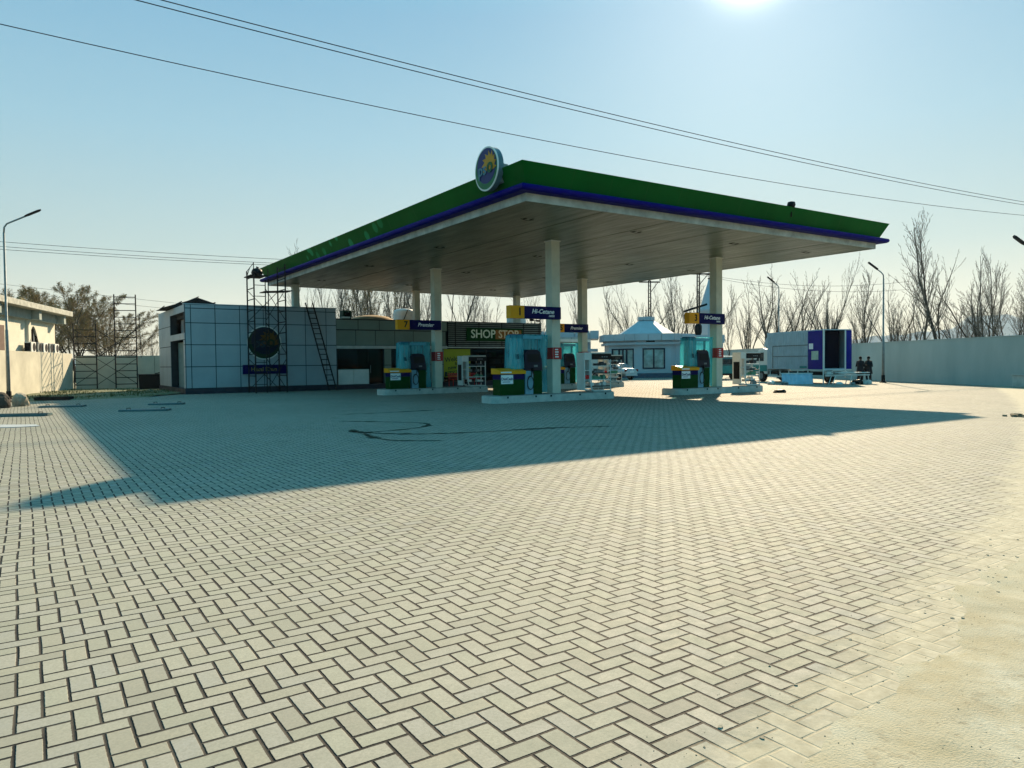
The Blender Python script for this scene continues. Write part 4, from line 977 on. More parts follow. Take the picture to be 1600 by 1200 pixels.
# broken kerb and rubble at the right edge
random.seed(33)
mb = MB()
for _ in range(320):
    x = 13.3+random.random()**.8*6; y = 19.75+.33*(x-13.3)*random.uniform(-.4, 1)+random.gauss(0, .2)
    s_ = random.choice((.015, .025, .04, .06))*random.uniform(.7, 1.4); a = random.uniform(0, 3)
    mb.X = Matrix.Translation((x, y, s_*.25)) @ Matrix.Rotation(a, 4, 'Z') @ Matrix.Rotation(random.uniform(-.4, .4), 4, 'X')
    mb.box(-s_, s_, -s_*.7, s_*.7, -s_*.4, s_*.4)
tag(mb.build('rubble', mat('rubble_brown', (.22, .17, .11), .95, var=.3, scale=6), bevel=.006), 'line of broken rubble and soil at the right edge of the paving', 'rubble', kind='stuff')

# ------------------------------------------------------------------ box truck
TR = radians(13.9)
tk = empty('box_truck', (19.9, 47.0, 0), TR, 'white box truck with ribbed sides and open navy rear doors by the right wall', 'truck')
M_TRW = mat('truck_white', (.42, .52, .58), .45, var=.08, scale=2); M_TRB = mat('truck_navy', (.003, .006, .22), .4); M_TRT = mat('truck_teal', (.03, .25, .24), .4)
BX, BY, Z0_, Z1_ = 2.1, 6.2, .92, 3.45
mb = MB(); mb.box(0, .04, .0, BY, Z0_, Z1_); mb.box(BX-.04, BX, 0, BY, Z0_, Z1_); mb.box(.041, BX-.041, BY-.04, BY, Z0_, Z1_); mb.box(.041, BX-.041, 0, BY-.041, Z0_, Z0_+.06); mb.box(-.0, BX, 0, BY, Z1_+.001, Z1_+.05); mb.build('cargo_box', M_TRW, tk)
mb = MB(); y = 1.55
while y < BY-.1: mb.box(-.035, -.002, y, y+.10, Z0_+.02, Z1_-.02); y += .21
mb.build('side_ribs', M_TRW, tk)
MB().box(-.045, -.003, 1.55, 5.4, 2.50, 2.56).build('side_rail', M_GALV, tk); MB().box(-.045, -.003, 1.55, 5.4, 1.78, 1.83).build('side_rail', M_GALV, tk)
MB().box(-.05, -.003, 5.4, 5.46, .96, 2.56).build('side_rail', M_GALV, tk)
sd = MB().box(-.04, -.003, .04, 1.48, Z0_+.02, Z1_-.02).build('side_panel', M_TRB, tk)
MB().box(-.046, -.041, .95, 1.38, 2.25, 2.62).build('paper_notice', M_LIT, sd); mb = MB(); mb.box(-.046, -.041, .42, 1.12, 1.55, 2.12); mb.build('paper_notice', mat('green_paper', (.5, .62, .5), .6), sd)
mb = MB(); mb.box(.041, .10, -.02, .04, Z0_, Z1_); mb.box(BX-.5, BX-.42, -.03, .04, .4, Z1_); mb.box(0, BX, -.03, .045, Z0_-.06, Z0_-.001); mb.box(-.03, .04, -.04, .0, .0, Z1_+.05); mb.build('door_frame', M_WHITE, tk)
MB().box(BX-.41, BX-.0, -.03, .0-.002, Z0_+.02, Z1_-.02).build('rear_door', M_TRB, tk)
MB().box(.11, BX-.52, .5, .55, Z0_+.07, Z1_-.05).build('cargo_curtain', mat('dark_navy_inside', (.002, .003, .012), .9, spec=.05), tk)
mb = MB(); mb.box(.2, BX-.2, .3, 7.6, .55, .75); mb.build('chassis', M_STEEL, tk)
mb = MB()
for y in (1.5, 2.6, 3.6, 4.6, 5.8): mb.box(-.02, .03, y, y+.06, .42, Z0_-.07)
mb.box(-.02, .03, 1.2, 6.0, .36, .46); mb.build('side_guard', M_WHITE, tk)
def wheel(par, x, y, r, w, rimm=M_GALV):
    mb = MB(); seg = 24; P = [(y+r*cos(2*pi*i/seg), r+r*sin(2*pi*i/seg)) for i in range(seg)]
    mb.prism(P, x-w/2, x+w/2, 'x'); wo_ = mb.build('wheel', M_TYRE, par, bevel=.02)
    mb = MB(); P = [(y+r*.55*cos(2*pi*i/seg), r+r*.55*sin(2*pi*i/seg)) for i in range(seg)]; mb.prism(P, x-w/2-.012, x+w/2+.012, 'x'); mb.build('rim', rimm, wo_)
for x in (.2, BX-.2): wheel(tk, x, 1.9, .42, .28); wheel(tk, x, 7.05, .42, .26)
# cab
mb = MB(); prof = [(6.32, .55), (6.32, 2.32), (6.9, 2.42), (7.5, 2.3), (8.05, 1.45), (8.15, .55)]
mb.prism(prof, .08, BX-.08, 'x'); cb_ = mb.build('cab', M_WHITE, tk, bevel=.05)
MB().box(.06, .078, 6.34, 8.1, .75, 1.2).build('cab_stripe', M_TRT, tk)
mb = MB(); mb.prism([(6.75, 1.5), (6.75, 2.12), (7.35, 2.1), (7.75, 1.5)], .062, .079, 'x'); mb.build('side_window', M_DGLASS, tk)
mb = MB(); mb.tube([(0.05, 7.6, 1.9), (-.22, 7.75, 1.95)], .02, 5); mb.box(-.3, -.16, 7.7, 7.76, 1.6, 2.05); mb.build('mirror', M_BLACK, tk)
mb = MB(); mb.X = Matrix.Translation((0, 0, 0)); mb.prism([(6.25, 2.5), (6.25, 3.25), (6.5, 3.0), (6.7, 2.55)], .05, BX-.05, 'x'); mb.build('wind_deflector', M_TRW, tk)
MB().box(-.05, -.042, 1.6, 2.35, 1.0, 1.14).build('number_plate', M_TRT, tk)
mb = MB(); mb.box(.1, BX-.1, -.12, -.04, .48, .6); [mb.box(x, x+.45, -.06, .2, .62, .8) for x in (.25, 1.3)]; mb.build('rear_bumper', M_WHITE, tk)

# things lying by the truck
pn = empty('corrugated_sheet', (18.35, 47.4, 0), radians(-2), 'pale blue corrugated sheet leaning in front of the box truck', 'corrugated sheet')
mb = MB(); N_ = 40
vs = []
for i in range(N_+1):
    x = -1.0+2.0*i/N_; yy = .035*(1 if (i//3) % 2 else -1)
    vs += [(x, -.25+yy, .0), (x+.12, .25+yy, .66)]
mb.add(vs, [(2*i, 2*i+2, 2*i+3, 2*i+1) for i in range(N_)]); mb.build('sheet', mat('pale_blue_sheet', (.42, .58, .70), .5), pn)
mb = MB(); mb.bar((-.9, .26, .68), (1.14, .26, .68), .05); mb.build('top_edge', M_WHITE, pn)
fm = empty('metal_stand', (20.9, 45.9, 0), radians(4), 'low welded metal stand with slanted legs behind the open truck doors', 'metal stand')
mb = MB()
for y in (0, .5):
    mb.bar((-.75, y, .55), (1.5, y, .58), .05); mb.bar((-.75, y, .72), (1.5, y, .72), .04)
    for x, dx in ((-.7, -.25), (.35, -.2), (1.4, .0)): mb.bar((x, y, .58), (x+dx, y-.1, 0), .045)
mb.build('stand_frame', M_WHITE, fm)
mb = MB(); mb.box(-.75, 1.5, .03, .47, .728, .75); mb.build('stand_top', M_GALV, fm)
random.seed(12)
for i, (x, y, s_, c_, lab) in enumerate(((16.6, 47.0, .22, 'M_WHITE', 'crumpled white wrapping lying by the truck front wheel'), (17.3, 46.6, .16, 'M_GALV', 'grey crumpled scrap before the corrugated sheet'), (21.6, 46.0, .24, 'M_BLACK', 'black sack on the ground beside the two people'), (22.35, 46.3, .23, 'M_WHITE', 'pale sack on the ground nearest the two people'), (20.2, 45.3, .14, 'M_WHITE', 'small white tub beside the welded stand'), (21.0, 45.2, .13, 'M_GALV', 'grey offcut lying under the welded stand'), (15.9, 48.4, .2, 'M_GALV', 'grey scrap lying left of the truck front wheel'))):
    o = boulder(x, y, s_*1.7, s_, s_*.8, i*3.1, lab, random.uniform(0, 3), globals()[c_]); o['category'] = 'sack' if 'sack' in lab else 'scrap'; o.name = 'sack' if 'sack' in lab else 'scrap'
# planks and thin debris
mb = MB()
# ------------------------------------------------------------------ cars
def sedan(x, y, rz):
    c = empty('parked_car', (x, y, 0), rz, 'silver white saloon car parked beyond the pumps with its tail towards the camera', 'car')
    M_CAR = mat('silver_car_paint', (.55, .58, .59), .45, .1, var=.03)
    # length along local y (front +y); cross sections
    L_ = 4.4; st = [(-2.2, .45, .95, .80), (-2.12, .35, 1.02, .86), (-1.5, .28, 1.06, .88), (-.9, .25, 1.02, .90), (.9, .25, .98, .90), (1.8, .30, .86, .84), (2.2, .4, .66, .70)]
    mb = MB(); vs = []
    for yy, z0, z1, hw in st: vs += [(-hw*.93, yy, z0), (-hw, yy, (z0+z1)/2), (-hw*.92, yy, z1), (hw*.92, yy, z1), (hw, yy, (z0+z1)/2), (hw*.93, yy, z0)]
    fs = [(i*6+k, i*6+(k+1) % 6, (i+1)*6+(k+1) % 6, (i+1)*6+k) for i in range(len(st)-1) for k in range(6)] + [tuple(range(6)), tuple(range((len(st)-1)*6, len(st)*6))]
    mb.add(vs, fs); o = mb.build('body', M_CAR, c, smooth=True, bevel=0)
    s_ = o.modifiers.new('s', 'SUBSURF'); s_.levels = 2; s_.render_levels = 2
    mb = MB(); gh = [(-1.55, 1.0, .74), (-.95, 1.40, .58), (.1, 1.44, .58), (.95, .98, .74)]
    vs = []
    for yy, z, hw in gh: vs += [(-hw, yy, z), (hw, yy, z)]
    vs2 = [(-.76, -1.55, .95), (.76, -1.55, .95), (-.76, .95, .93), (.76, .95, .93)]
    mb.add(vs+vs2, [(0, 1, 3, 2), (2, 3, 5, 4), (4, 5, 7, 6), (0, 2, 4, 6, 10, 8), (1, 9, 11, 7, 5, 3), (0, 8, 9, 1), (6, 7, 11, 10), (8, 10, 11, 9)])
    mb.build('cabin', M_CAR, c, bevel=.06)
    mb = MB(); mb.add([(-.60, -1.475, 1.06), (.60, -1.475, 1.06), (.50, -1.04, 1.365), (-.50, -1.04, 1.365)], [(0, 1, 2, 3)]); mb.build('rear_window', M_DGLASS, c, loc=(0, -.02, .02))
    for sgn_ in (-1, 1):
        mb = MB(); mb.add([(sgn_*.755, -1.15, 1.04), (sgn_*.755, .65, 1.04), (sgn_*.63, .05, 1.37), (sgn_*.63, -.85, 1.37)], [(0, 1, 2, 3)]); mb.build('side_window', M_DGLASS, c)
        mb = MB(); mb.box(-.2, .2, -.04, .04, -.11, .11); l = mb.build('tail_light', mat('tail_light_red', (.22, .02, .02), .25), c, bevel=.03, loc=(sgn_*.62, -2.14, .80))
        wheel(c, sgn_*.74, -1.35, .31, .2); wheel(c, sgn_*.74, 1.35, .31, .2)
    MB().box(-.25, .25, -2.215, -2.195, .62, .74).build('number_plate', M_LIT, c)
    MB().box(-.72, .72, -2.21, -2.1, .34, .46).build('bumper', M_CAR, c, bevel=.04)
sedan(8.75, 63.6, radians(38))
vn = empty('parked_van', (17.4, 62.5, 0), radians(8), 'teal van with white roof parked behind pump 3 against the far wall', 'van')
mb = MB(); mb.prism([(-2.2, .35), (-2.2, 1.15), (2.1, 1.15), (2.3, .35)], -.85, .85, 'x'); mb.build('body', M_TRT, vn, bevel=.06)
mb = MB(); mb.prism([(-2.2, 1.152), (-2.1, 1.80), (1.6, 1.80), (2.1, 1.152)], -.82, .82, 'x'); mb.build('upper_body', mat('van_teal_grey', (.08, .2, .22), .35), vn, bevel=.05)
mb = MB(); mb.box(-.84, .84, -2.15, 1.55, 1.802, 1.93); mb.build('roof', M_WHITE, vn, bevel=.06)
MB().box(-.62, .62, -2.235, -2.17, 1.25, 1.68).build('rear_window', M_DGLASS, vn); MB().box(-.86, -.822, -1.8, 1.2, 1.25, 1.68).build('side_window', M_DGLASS, vn)
for x in (-.72, .72): wheel(vn, x, -1.4, .32, .2); wheel(vn, x, 1.5, .32, .2)
MB().box(-.84, .84, -2.30, -2.21, .34, .5).build('bumper', M_BLACK, vn)
for x in (-.74, .74): MB().box(x-.07, x+.07, -2.225, -2.201, .8, 1.1).build('tail_light', mat('tail_light_red', (.22, .02, .02), .25), vn)

# ------------------------------------------------------------------ kiosk, minaret, service block
KX, KY = 13.2, 72.2
ks = empty('octagonal_kiosk', (KX, KY, 0), 0, 'pale blue octagonal kiosk with a pyramid roof and a dark framed window beyond the pumps', 'kiosk')
def octo(r): return [(r*cos(radians(22.5+45*k)), r*sin(radians(22.5+45*k))) for k in range(8)]
mb = MB(); mb.prism(octo(4.3), -.05, .45); mb.build('plinth', mat('navy_grey_plinth', (.06, .10, .15), .5), ks)
mb = MB()
oc = octo(4.2)
for k in range(8):
    (xa, ya), (xb, yb) = oc[k], oc[(k+1) % 8]
    L_ = sqrt((xb-xa)**2+(yb-ya)**2); mb.X = Matrix.Translation((xa, ya, 0)) @ Matrix.Rotation(atan2(yb-ya, xb-xa), 4, 'Z')
    if k in (5, 4):
        wx0, wx1 = (L_/2-1.05, L_/2+1.05) if k == 5 else (.35, L_-.3)
        wz0, wz1 = (.85, 2.78) if k == 5 else (.85, 2.75)
        mb.box(0, wx0, 0, .12, .45, 3.1); mb.box(wx1, L_, 0, .12, .45, 3.1); mb.box(wx0, wx1, 0, .12, .45, wz0); mb.box(wx0, wx1, 0, .12, wz1, 3.1)
    else: mb.box(0, L_, 0, .12, .45, 3.1)
mb.X = None
mb.build('wall', M_CLADKIOSK, ks)
for k in (5, 4):
    (xa, ya), (xb, yb) = oc[k], oc[(k+1) % 8]; L_ = sqrt((xb-xa)**2+(yb-ya)**2); X_ = Matrix.Translation((xa, ya, 0)) @ Matrix.Rotation(atan2(yb-ya, xb-xa), 4, 'Z')
    wx0, wx1 = (L_/2-1.05, L_/2+1.05) if k == 5 else (.35, L_-.3)
    mb = MB(); mb.X = X_; mb.box(wx0, wx1, .06, .08, .85, 2.77); w = mb.build('window', mat('kiosk_glass', (.30, .40, .38), .08, spec=.8, var=.3, scale=1.2), ks)
    mb = MB(); mb.X = X_
    for x in (wx0+.06, (wx0+wx1)/2, wx1-.06) + (() if k == 5 else ((wx0*2+wx1)/3, (wx0+2*wx1)/3)): mb.box(x-.06, x+.06, -.03, .055, .85, 2.77)
    mb.box(wx0, wx1, -.035, .05, .851, .97); mb.box(wx0, wx1, -.035, .05, 2.65, 2.769); mb.build('frame', M_NAVY if False else mat('dark_frame', (.02, .03, .05), .4), w)
mb = MB(); mb.prism(octo(4.55), 3.1, 3.32); mb.prism(octo(4.35), 3.321, 3.48); mb.build('ledge', M_CLADKIOSK, ks)
mb = MB()
ob = octo(4.75)
for k in range(8):
    (xa, ya), (xb, yb) = ob[k], ob[(k+1) % 8]; L_ = sqrt((xb-xa)**2+(yb-ya)**2); mb.X = Matrix.Translation((xa, ya, 0)) @ Matrix.Rotation(atan2(yb-ya, xb-xa), 4, 'Z')
    for q in range(3): mb.box(L_*q/3+.02, L_*(q+1)/3-.02, 0, .1, 3.49, 4.12)
mb.X = None; mb.build('roof_band', M_CLADKIOSK, ks)
mb = MB(); mb.prism(octo(4.6), 3.49, 4.05); mb.build('roof_slab', M_JOINT, ks)
mb = MB()
b0 = octo(3.05); b1 = octo(.95)
vs = [(x, y, 4.06) for x, y in b0] + [(x, y, 4.72) for x, y in octo(2.0)] + [(x, y, 5.55) for x, y in octo(.72)]
fs = [(r*8+k, r*8+(k+1) % 8, (r+1)*8+(k+1) % 8, (r+1)*8+k) for r in range(2) for k in range(8)]+[tuple(range(16, 24))]
mb.add(vs, fs); rf = mb.build('roof', M_CLADKIOSK, ks)
mb = MB(); mb.prism(octo(.85), 5.553, 5.88); mb.build('cap', M_CLADKIOSK, rf)
mb = MB(); mb.tube([(0, 0, 5.88), (0, 0, 7.0)], [.035, .01], 6); [mb.lathe([(0, -.07), (.09, 0), (0, .07)], (0, 0, z), 8) for z in (6.05, 6.3, 6.55)]; mb.build('finial', M_BLACK, rf)
MB().box(-.75, .05, -4.1, -3.95, 3.32, 3.47).build('vent', M_BLACK, ks)
# lean-to with stepped wall right of the window
mb = MB(); mb.box(2.2, 6.6, -3.3, 2, .0, 3.2); mb.box(2.1, 6.7, -3.5, 2.1, 3.201, 3.95); mb.build('side_wing', M_CLADKIOSK, ks)
mi = empty('minaret', (20.4, 76, 0), 0, 'slim pale blue spire rising behind the column of pump 3', 'tower')
mb = MB(); mb.prism([(1.0*cos(radians(22.5+45*k)), 1.0*sin(radians(22.5+45*k))) for k in range(8)], 0, 6.6); mb.build('shaft', M_CLADKIOSK, mi)
MB().prism([(1.15*cos(radians(22.5+45*k)), 1.15*sin(radians(22.5+45*k))) for k in range(8)], 6.601, 6.8).build('ring', M_CLADKIOSK, mi)
mb = MB(); mb.lathe([(.95, 6.8), (.6, 8.1), (.22, 9.3), (.05, 9.9)], seg=8); mb.build('spire', M_CLADKIOSK, mi)
mb = MB(); mb.tube([(0, 0, 9.8), (0, 0, 11.1)], .03, 5); [mb.lathe([(0, -.13), (.15, 0), (0, .13)], (0, 0, z), 8) for z in (10.0, 10.45, 10.85)]; mb.build('finial', M_BLACK, mi)
sb = empty('service_block', (5.9, 74.5, 0), radians(-6), 'pale blue service block with two stepped flat canopies behind the pump columns', 'building')
mb = MB(); mb.box(-4, 2.1, 0, 5, 0, 3.9); mb.build('wall', M_CLADKIOSK, sb)
mb = MB(); [mb.box(-4+1.5*k+.03, -2.5+1.5*k-.03, -1.0, .0, 3.85, 4.65) for k in range(4)]; mb.box(2.03, 2.9, -1, 5, 3.85, 4.65); mb.box(-4, 2.02, 0.001, 5, 3.9, 4.5); mb.build('roof_canopy', M_CLADKIOSK, sb)
mb = MB(); mb.box(-4, 2.8, -1.2, -.01, 2.55, 2.85); mb.build('lower_canopy', M_CLADKIOSK, sb)
MB().box(-1, 1.4, -.03, -.003, .1, 2.4).build('door', M_DGLASS, sb)

# ------------------------------------------------------------------ utility poles
def upole(x, y, h, label, arm=2.0, transf=False, arms=True):
    r = empty('utility_pole', (x, y, 0), radians(6), label, 'utility pole', 'steel utility poles behind the kiosk')
    mb = MB()
    for sx_, sy_ in ((-.16, -.1), (.16, -.1), (.16, .1), (-.16, .1)): mb.bar((sx_, sy_, 0), (sx_*.6, sy_*.6, h), .06)
    z = .4
    while z < h: mb.bar((-.14, -.09, z), (.14, -.09, z), .04); z += .38
    mb.build('pole', M_STEEL, r)
    mb = MB(); mb.bar((-arm/2, 0, h-.15), (arm/2, 0, h-.15), .10); mb.bar((.1, 0, h-1.2), (arm/2-.25, 0, h-.2), .05); mb.build('cross_arm', M_STEEL, r)
    for x_ in (-arm/2, 0, arm/2):
        mb = MB(); [mb.lathe([(.02, -.05), (.09, 0), (.02, .05)], (x_, 0, h+.0+.10*k), 8) for k in range(3)]; mb.build('insulator', M_BLACK, r)
    if transf:
        mb = MB(); mb.X = Matrix.Translation((0, 0, h-3.3)) @ Matrix.Rotation(radians(-17), 4, 'Y'); mb.bar((-1.5, 0, 0), (.9, 0, 0), .14); mb.build('switch_arm', M_BLACK, r)
        mb = MB(); [mb.tube([(-1.45+.35*k, 0, h-3.75), (-1.6+.35*k, 0, h-3.95), (-1.4+.35*k, 0, h-4.2), (-1.3+.35*k, 0, h-3.9)], .03, 5) for k in range(2)]; mb.build('fuse', M_BLACK, r)
        mb = MB(); mb.lathe([(0, 3.95), (.22, 4.0), (.33, 4.3), (.33, 4.9), (.2, 5.1), (0, 5.15)], seg=12); mb.build('transformer', M_BLACK, r)
upole(14.0, 74.5, 9.7, 'slim steel lattice pole rising directly behind the kiosk roof', 2.2)
upole(17.9, 70.5, 10.0, 'steel lattice pole with switch arm and transformer between kiosk and spire', 2.4, True)

# ------------------------------------------------------------------ overhead cables
def cable(p, q, sag, r, label, group, n=40):
    P = []; p = Vector(p); q = Vector(q)
    for i in range(n+1):
        t_ = i/n; c = p.lerp(q, t_); c.z -= sag*4*t_*(1-t_); P.append(tuple(c))
    mb = MB(); mb.tube(P, r, 5); tag(mb.build('overhead_cable', M_WIRE), label, 'cable', group)
g_ = 'overhead cables across the sky'
def ext(p, q, k0, k1):
    p = Vector(p); q = Vector(q); d = q-p; return p-d*k0, q+d*k1
def far_cable(p, q, sag, r, lab):
    K_ = 2.6; p, q = [(x*K_, y*K_, 1.6+(z-1.6)*K_) for x, y, z in (p, q)]
    a, b = ext(p, q, .3, .4); cable(a, b, sag*K_, r*K_, lab, g_, 60)
far_cable((-7.2, 14.7, 9.40), (24.4, 35.0, 9.52), .85, .011, 'upper cable of the close pair crossing the sky from top left')
far_cable((-7.15, 14.75, 9.28), (24.4, 35.1, 9.42), .86, .011, 'lower cable of the close pair crossing the sky from top left')
far_cable((-10.0, 14.3, 9.06), (23.9, 34.3, 9.16), 1.4, .010, 'single cable crossing the sky below the close pair')
for k, (za, zb) in enumerate(((13.4, 11.8), (12.95, 11.45), (12.65, 11.35))):
    cable((-60, 66, za+.8), (20, 80, zb-.3), 1.0, .02, ('highest', 'middle', 'lowest')[k]+' of three thin cables behind the left street lamp', 'thin cables at the left')
for k in range(2):
    cable((-60, 70, 11.0-.7*k), (0, 86, 4.8-.6*k), .3, .014, ('faint upper', 'faint lower')[k]+' cable sloping down behind the house roof', 'faint cables over the house')
for k in range(2):
    cable((17.9, 70.5, 9.9-.1*k), (40, 74, 9.3-.8*k), .8, .014, ('upper', 'lower')[k]+' thin cable running right from the lattice pole', 'cables from the lattice pole')

# ------------------------------------------------------------------ people
def person(x, y, rz, label, lean, phone):
    p = empty('person', (x, y, 0), rz, label, 'person', None)
    SK = mat('skin', (.16, .09, .06), .6); CL = mat('dark_cloth_a' if phone else 'dark_cloth_b', (.022, .022, .028) if phone else (.018, .018, .022), .85); HA = mat('black_hair', (.008, .007, .006), .7)
    def skin(name, verts, edges, radii, m, lv=1, par=None, root=0):
        me = bpy.data.meshes.new(name); me.from_pydata(verts, edges, []); me.materials.append(m)
        o = bpy.data.objects.new(name, me); COL.objects.link(o); o.parent = par or p
        s_ = o.modifiers.new('skin', 'SKIN'); s_.use_smooth_shade = True
        for i, r in enumerate(radii): me.skin_vertices[0].data[i].radius = (r, r) if not isinstance(r, tuple) else r
        me.skin_vertices[0].data[root].use_root = True
        q = o.modifiers.new('sub', 'SUBSURF'); q.levels = lv; q.render_levels = lv
        return o
    # facing local -Y. one continuous body
    hs_ = .2
    V = [(0, 0, .93), (0, .01, 1.12), (0, .01, 1.32), (0, 0, 1.44), (0, -.01, 1.50), (0, -.02, 1.58), (0, -.025, 1.66),   # 0-6 spine/head
         (-.09, 0, .88), (-.105, -.01, .50), (-.11, .02, .09), (-.115, -.13, .03),                                       # 7-10 left leg
         (.09, 0, .88), (.12, -.01, .50), (.14, .02, .09), (.155, -.13, .03),                                            # 11-14
         (-.19, 0, 1.40), (.19, 0, 1.40)]
    R_ = [.13, .12, .13, .09, .052, .085, .075, .085, .058, .04, .035, .085, .058, .04, .035, .055, .055]
    E = [(0, 1), (1, 2), (2, 3), (3, 4), (4, 5), (5, 6), (0, 7), (7, 8), (8, 9), (9, 10), (0, 11), (11, 12), (12, 13), (13, 14), (3, 15), (3, 16)]
    arms = []
    for sg in (-1, 1):
        if phone or sg == lean:      # forearm raised in front
            el = (sg*.27, .03, 1.12); wr = (sg*.10, -.24, 1.18); d = Vector((-sg*.35, -.7, .2)).normalized()
        else:
            el = (sg*.27, .02, 1.12); wr = (sg*.26, -.06, .87); d = Vector((0, -.1, -1)).normalized()
        n = len(V); V += [el, wr, tuple(Vector(wr)+d*.08)]; R_ += [.042, .028, .030]; E += [(15 if sg < 0 else 16, n), (n, n+1), (n+1, n+2)]
        palm = Vector(V[n+2]); side = d.cross(Vector((0, 0, 1)) if abs(d.z) < .8 else Vector((0, 1, 0))).normalized()
        for f_ in range(4):
            o_ = side*(-.027+.018*f_); l_ = (.06, .075, .07, .055)[f_]; m_ = len(V)
            V += [tuple(palm+o_+d*l_*.5), tuple(palm+o_*1.05+d*l_*.9+Vector((0, .01, -.015)))]; R_ += [.009, .008]; E += [(n+2, m_), (m_, m_+1)]
        m_ = len(V); V += [tuple(Vector(wr)+d*.04+side*.04), tuple(Vector(wr)+d*.075+side*.055)]; R_ += [.011, .009]; E += [(n+1, m_), (m_, m_+1)]
        arms.append((15 if sg < 0 else 16, el, wr))
    b_ = skin('body', V, E, R_, SK, 1)
    # face: nose, ears
    mb = MB(); mb.tube([(0, -.105, 1.61), (0, -.125, 1.585), (0, -.11, 1.57)], [.008, .016, .01], 6); mb.tube([(-.085, -.02, 1.60), (-.095, 0, 1.575)], .015, 6); mb.tube([(.085, -.02, 1.60), (.095, 0, 1.575)], .015, 6); mb.tube([(-.02, -.098, 1.545), (.02, -.098, 1.545)], .006, 5)
    mb.build('face', SK, p, smooth=True)
    mb = MB(); mb.lathe([(.09, 0), (.098, .05), (.085, .10), (.05, .135), (0, .145)], (0, .0, 1.60), 14); mb.build('hair', HA, p, smooth=True)
    # long shirt: torso tube with flaring skirt to the knee, sleeves
    mb = MB(); prof = [(.30, .20, .62), (.27, .18, .80), (.235, .165, .98), (.225, .155, 1.15), (.245, .16, 1.30), (.235, .13, 1.41), (.11, .09, 1.475)]
    seg = 20; vs = []
    for i, (rx, ry, z) in enumerate(prof):
        for k in range(seg):
            w = 2*pi*k/seg; f_ = 1+.05*sin(5*w+phone)*(1 if i < 2 else 0); vs.append((rx*cos(w)*f_*.92, ry*sin(w)*f_, z))
    mb.add(vs, [(i*seg+k, i*seg+(k+1) % seg, (i+1)*seg+(k+1) % seg, (i+1)*seg+k) for i in range(len(prof)-1) for k in range(seg)])
    for si, el, wr in arms:
        s0 = V[si]; mb.tube([(s0[0]*.8, s0[1], s0[2]+.01), s0, el, wr], [.07, .078, .065, .05], 8)
    mb.build('long_shirt', CL, p, smooth=True)
    mb = MB()
    for a_, b2, c_ in ((7, 8, 9), (11, 12, 13)): mb.tube([(V[a_][0], V[a_][1], .80), V[b2], (V[c_][0], V[c_][1], .12)], [.11, .095, .075], 10)
    mb.build('trousers', CL, p, smooth=True)
    mb = MB()
    for c_, d_ in ((9, 10), (13, 14)): mb.box(V[c_][0]-.045, V[c_][0]+.045, V[d_][1]-.06, V[c_][1]+.06, 0, .07)
    mb.build('shoes', M_BLACK, p, bevel=.02)
    if phone: MB().box(-.035, .035, -.36, -.35, 1.19, 1.32).build('phone', M_BLACK, p)
person(22.45, 47.35, radians(120), 'person in dark long shirt standing nearest the truck, arms bent in front', -1, True)
person(22.88, 47.15, radians(-70), 'person in dark long shirt standing on the lamp post side of the pair', 1, False)

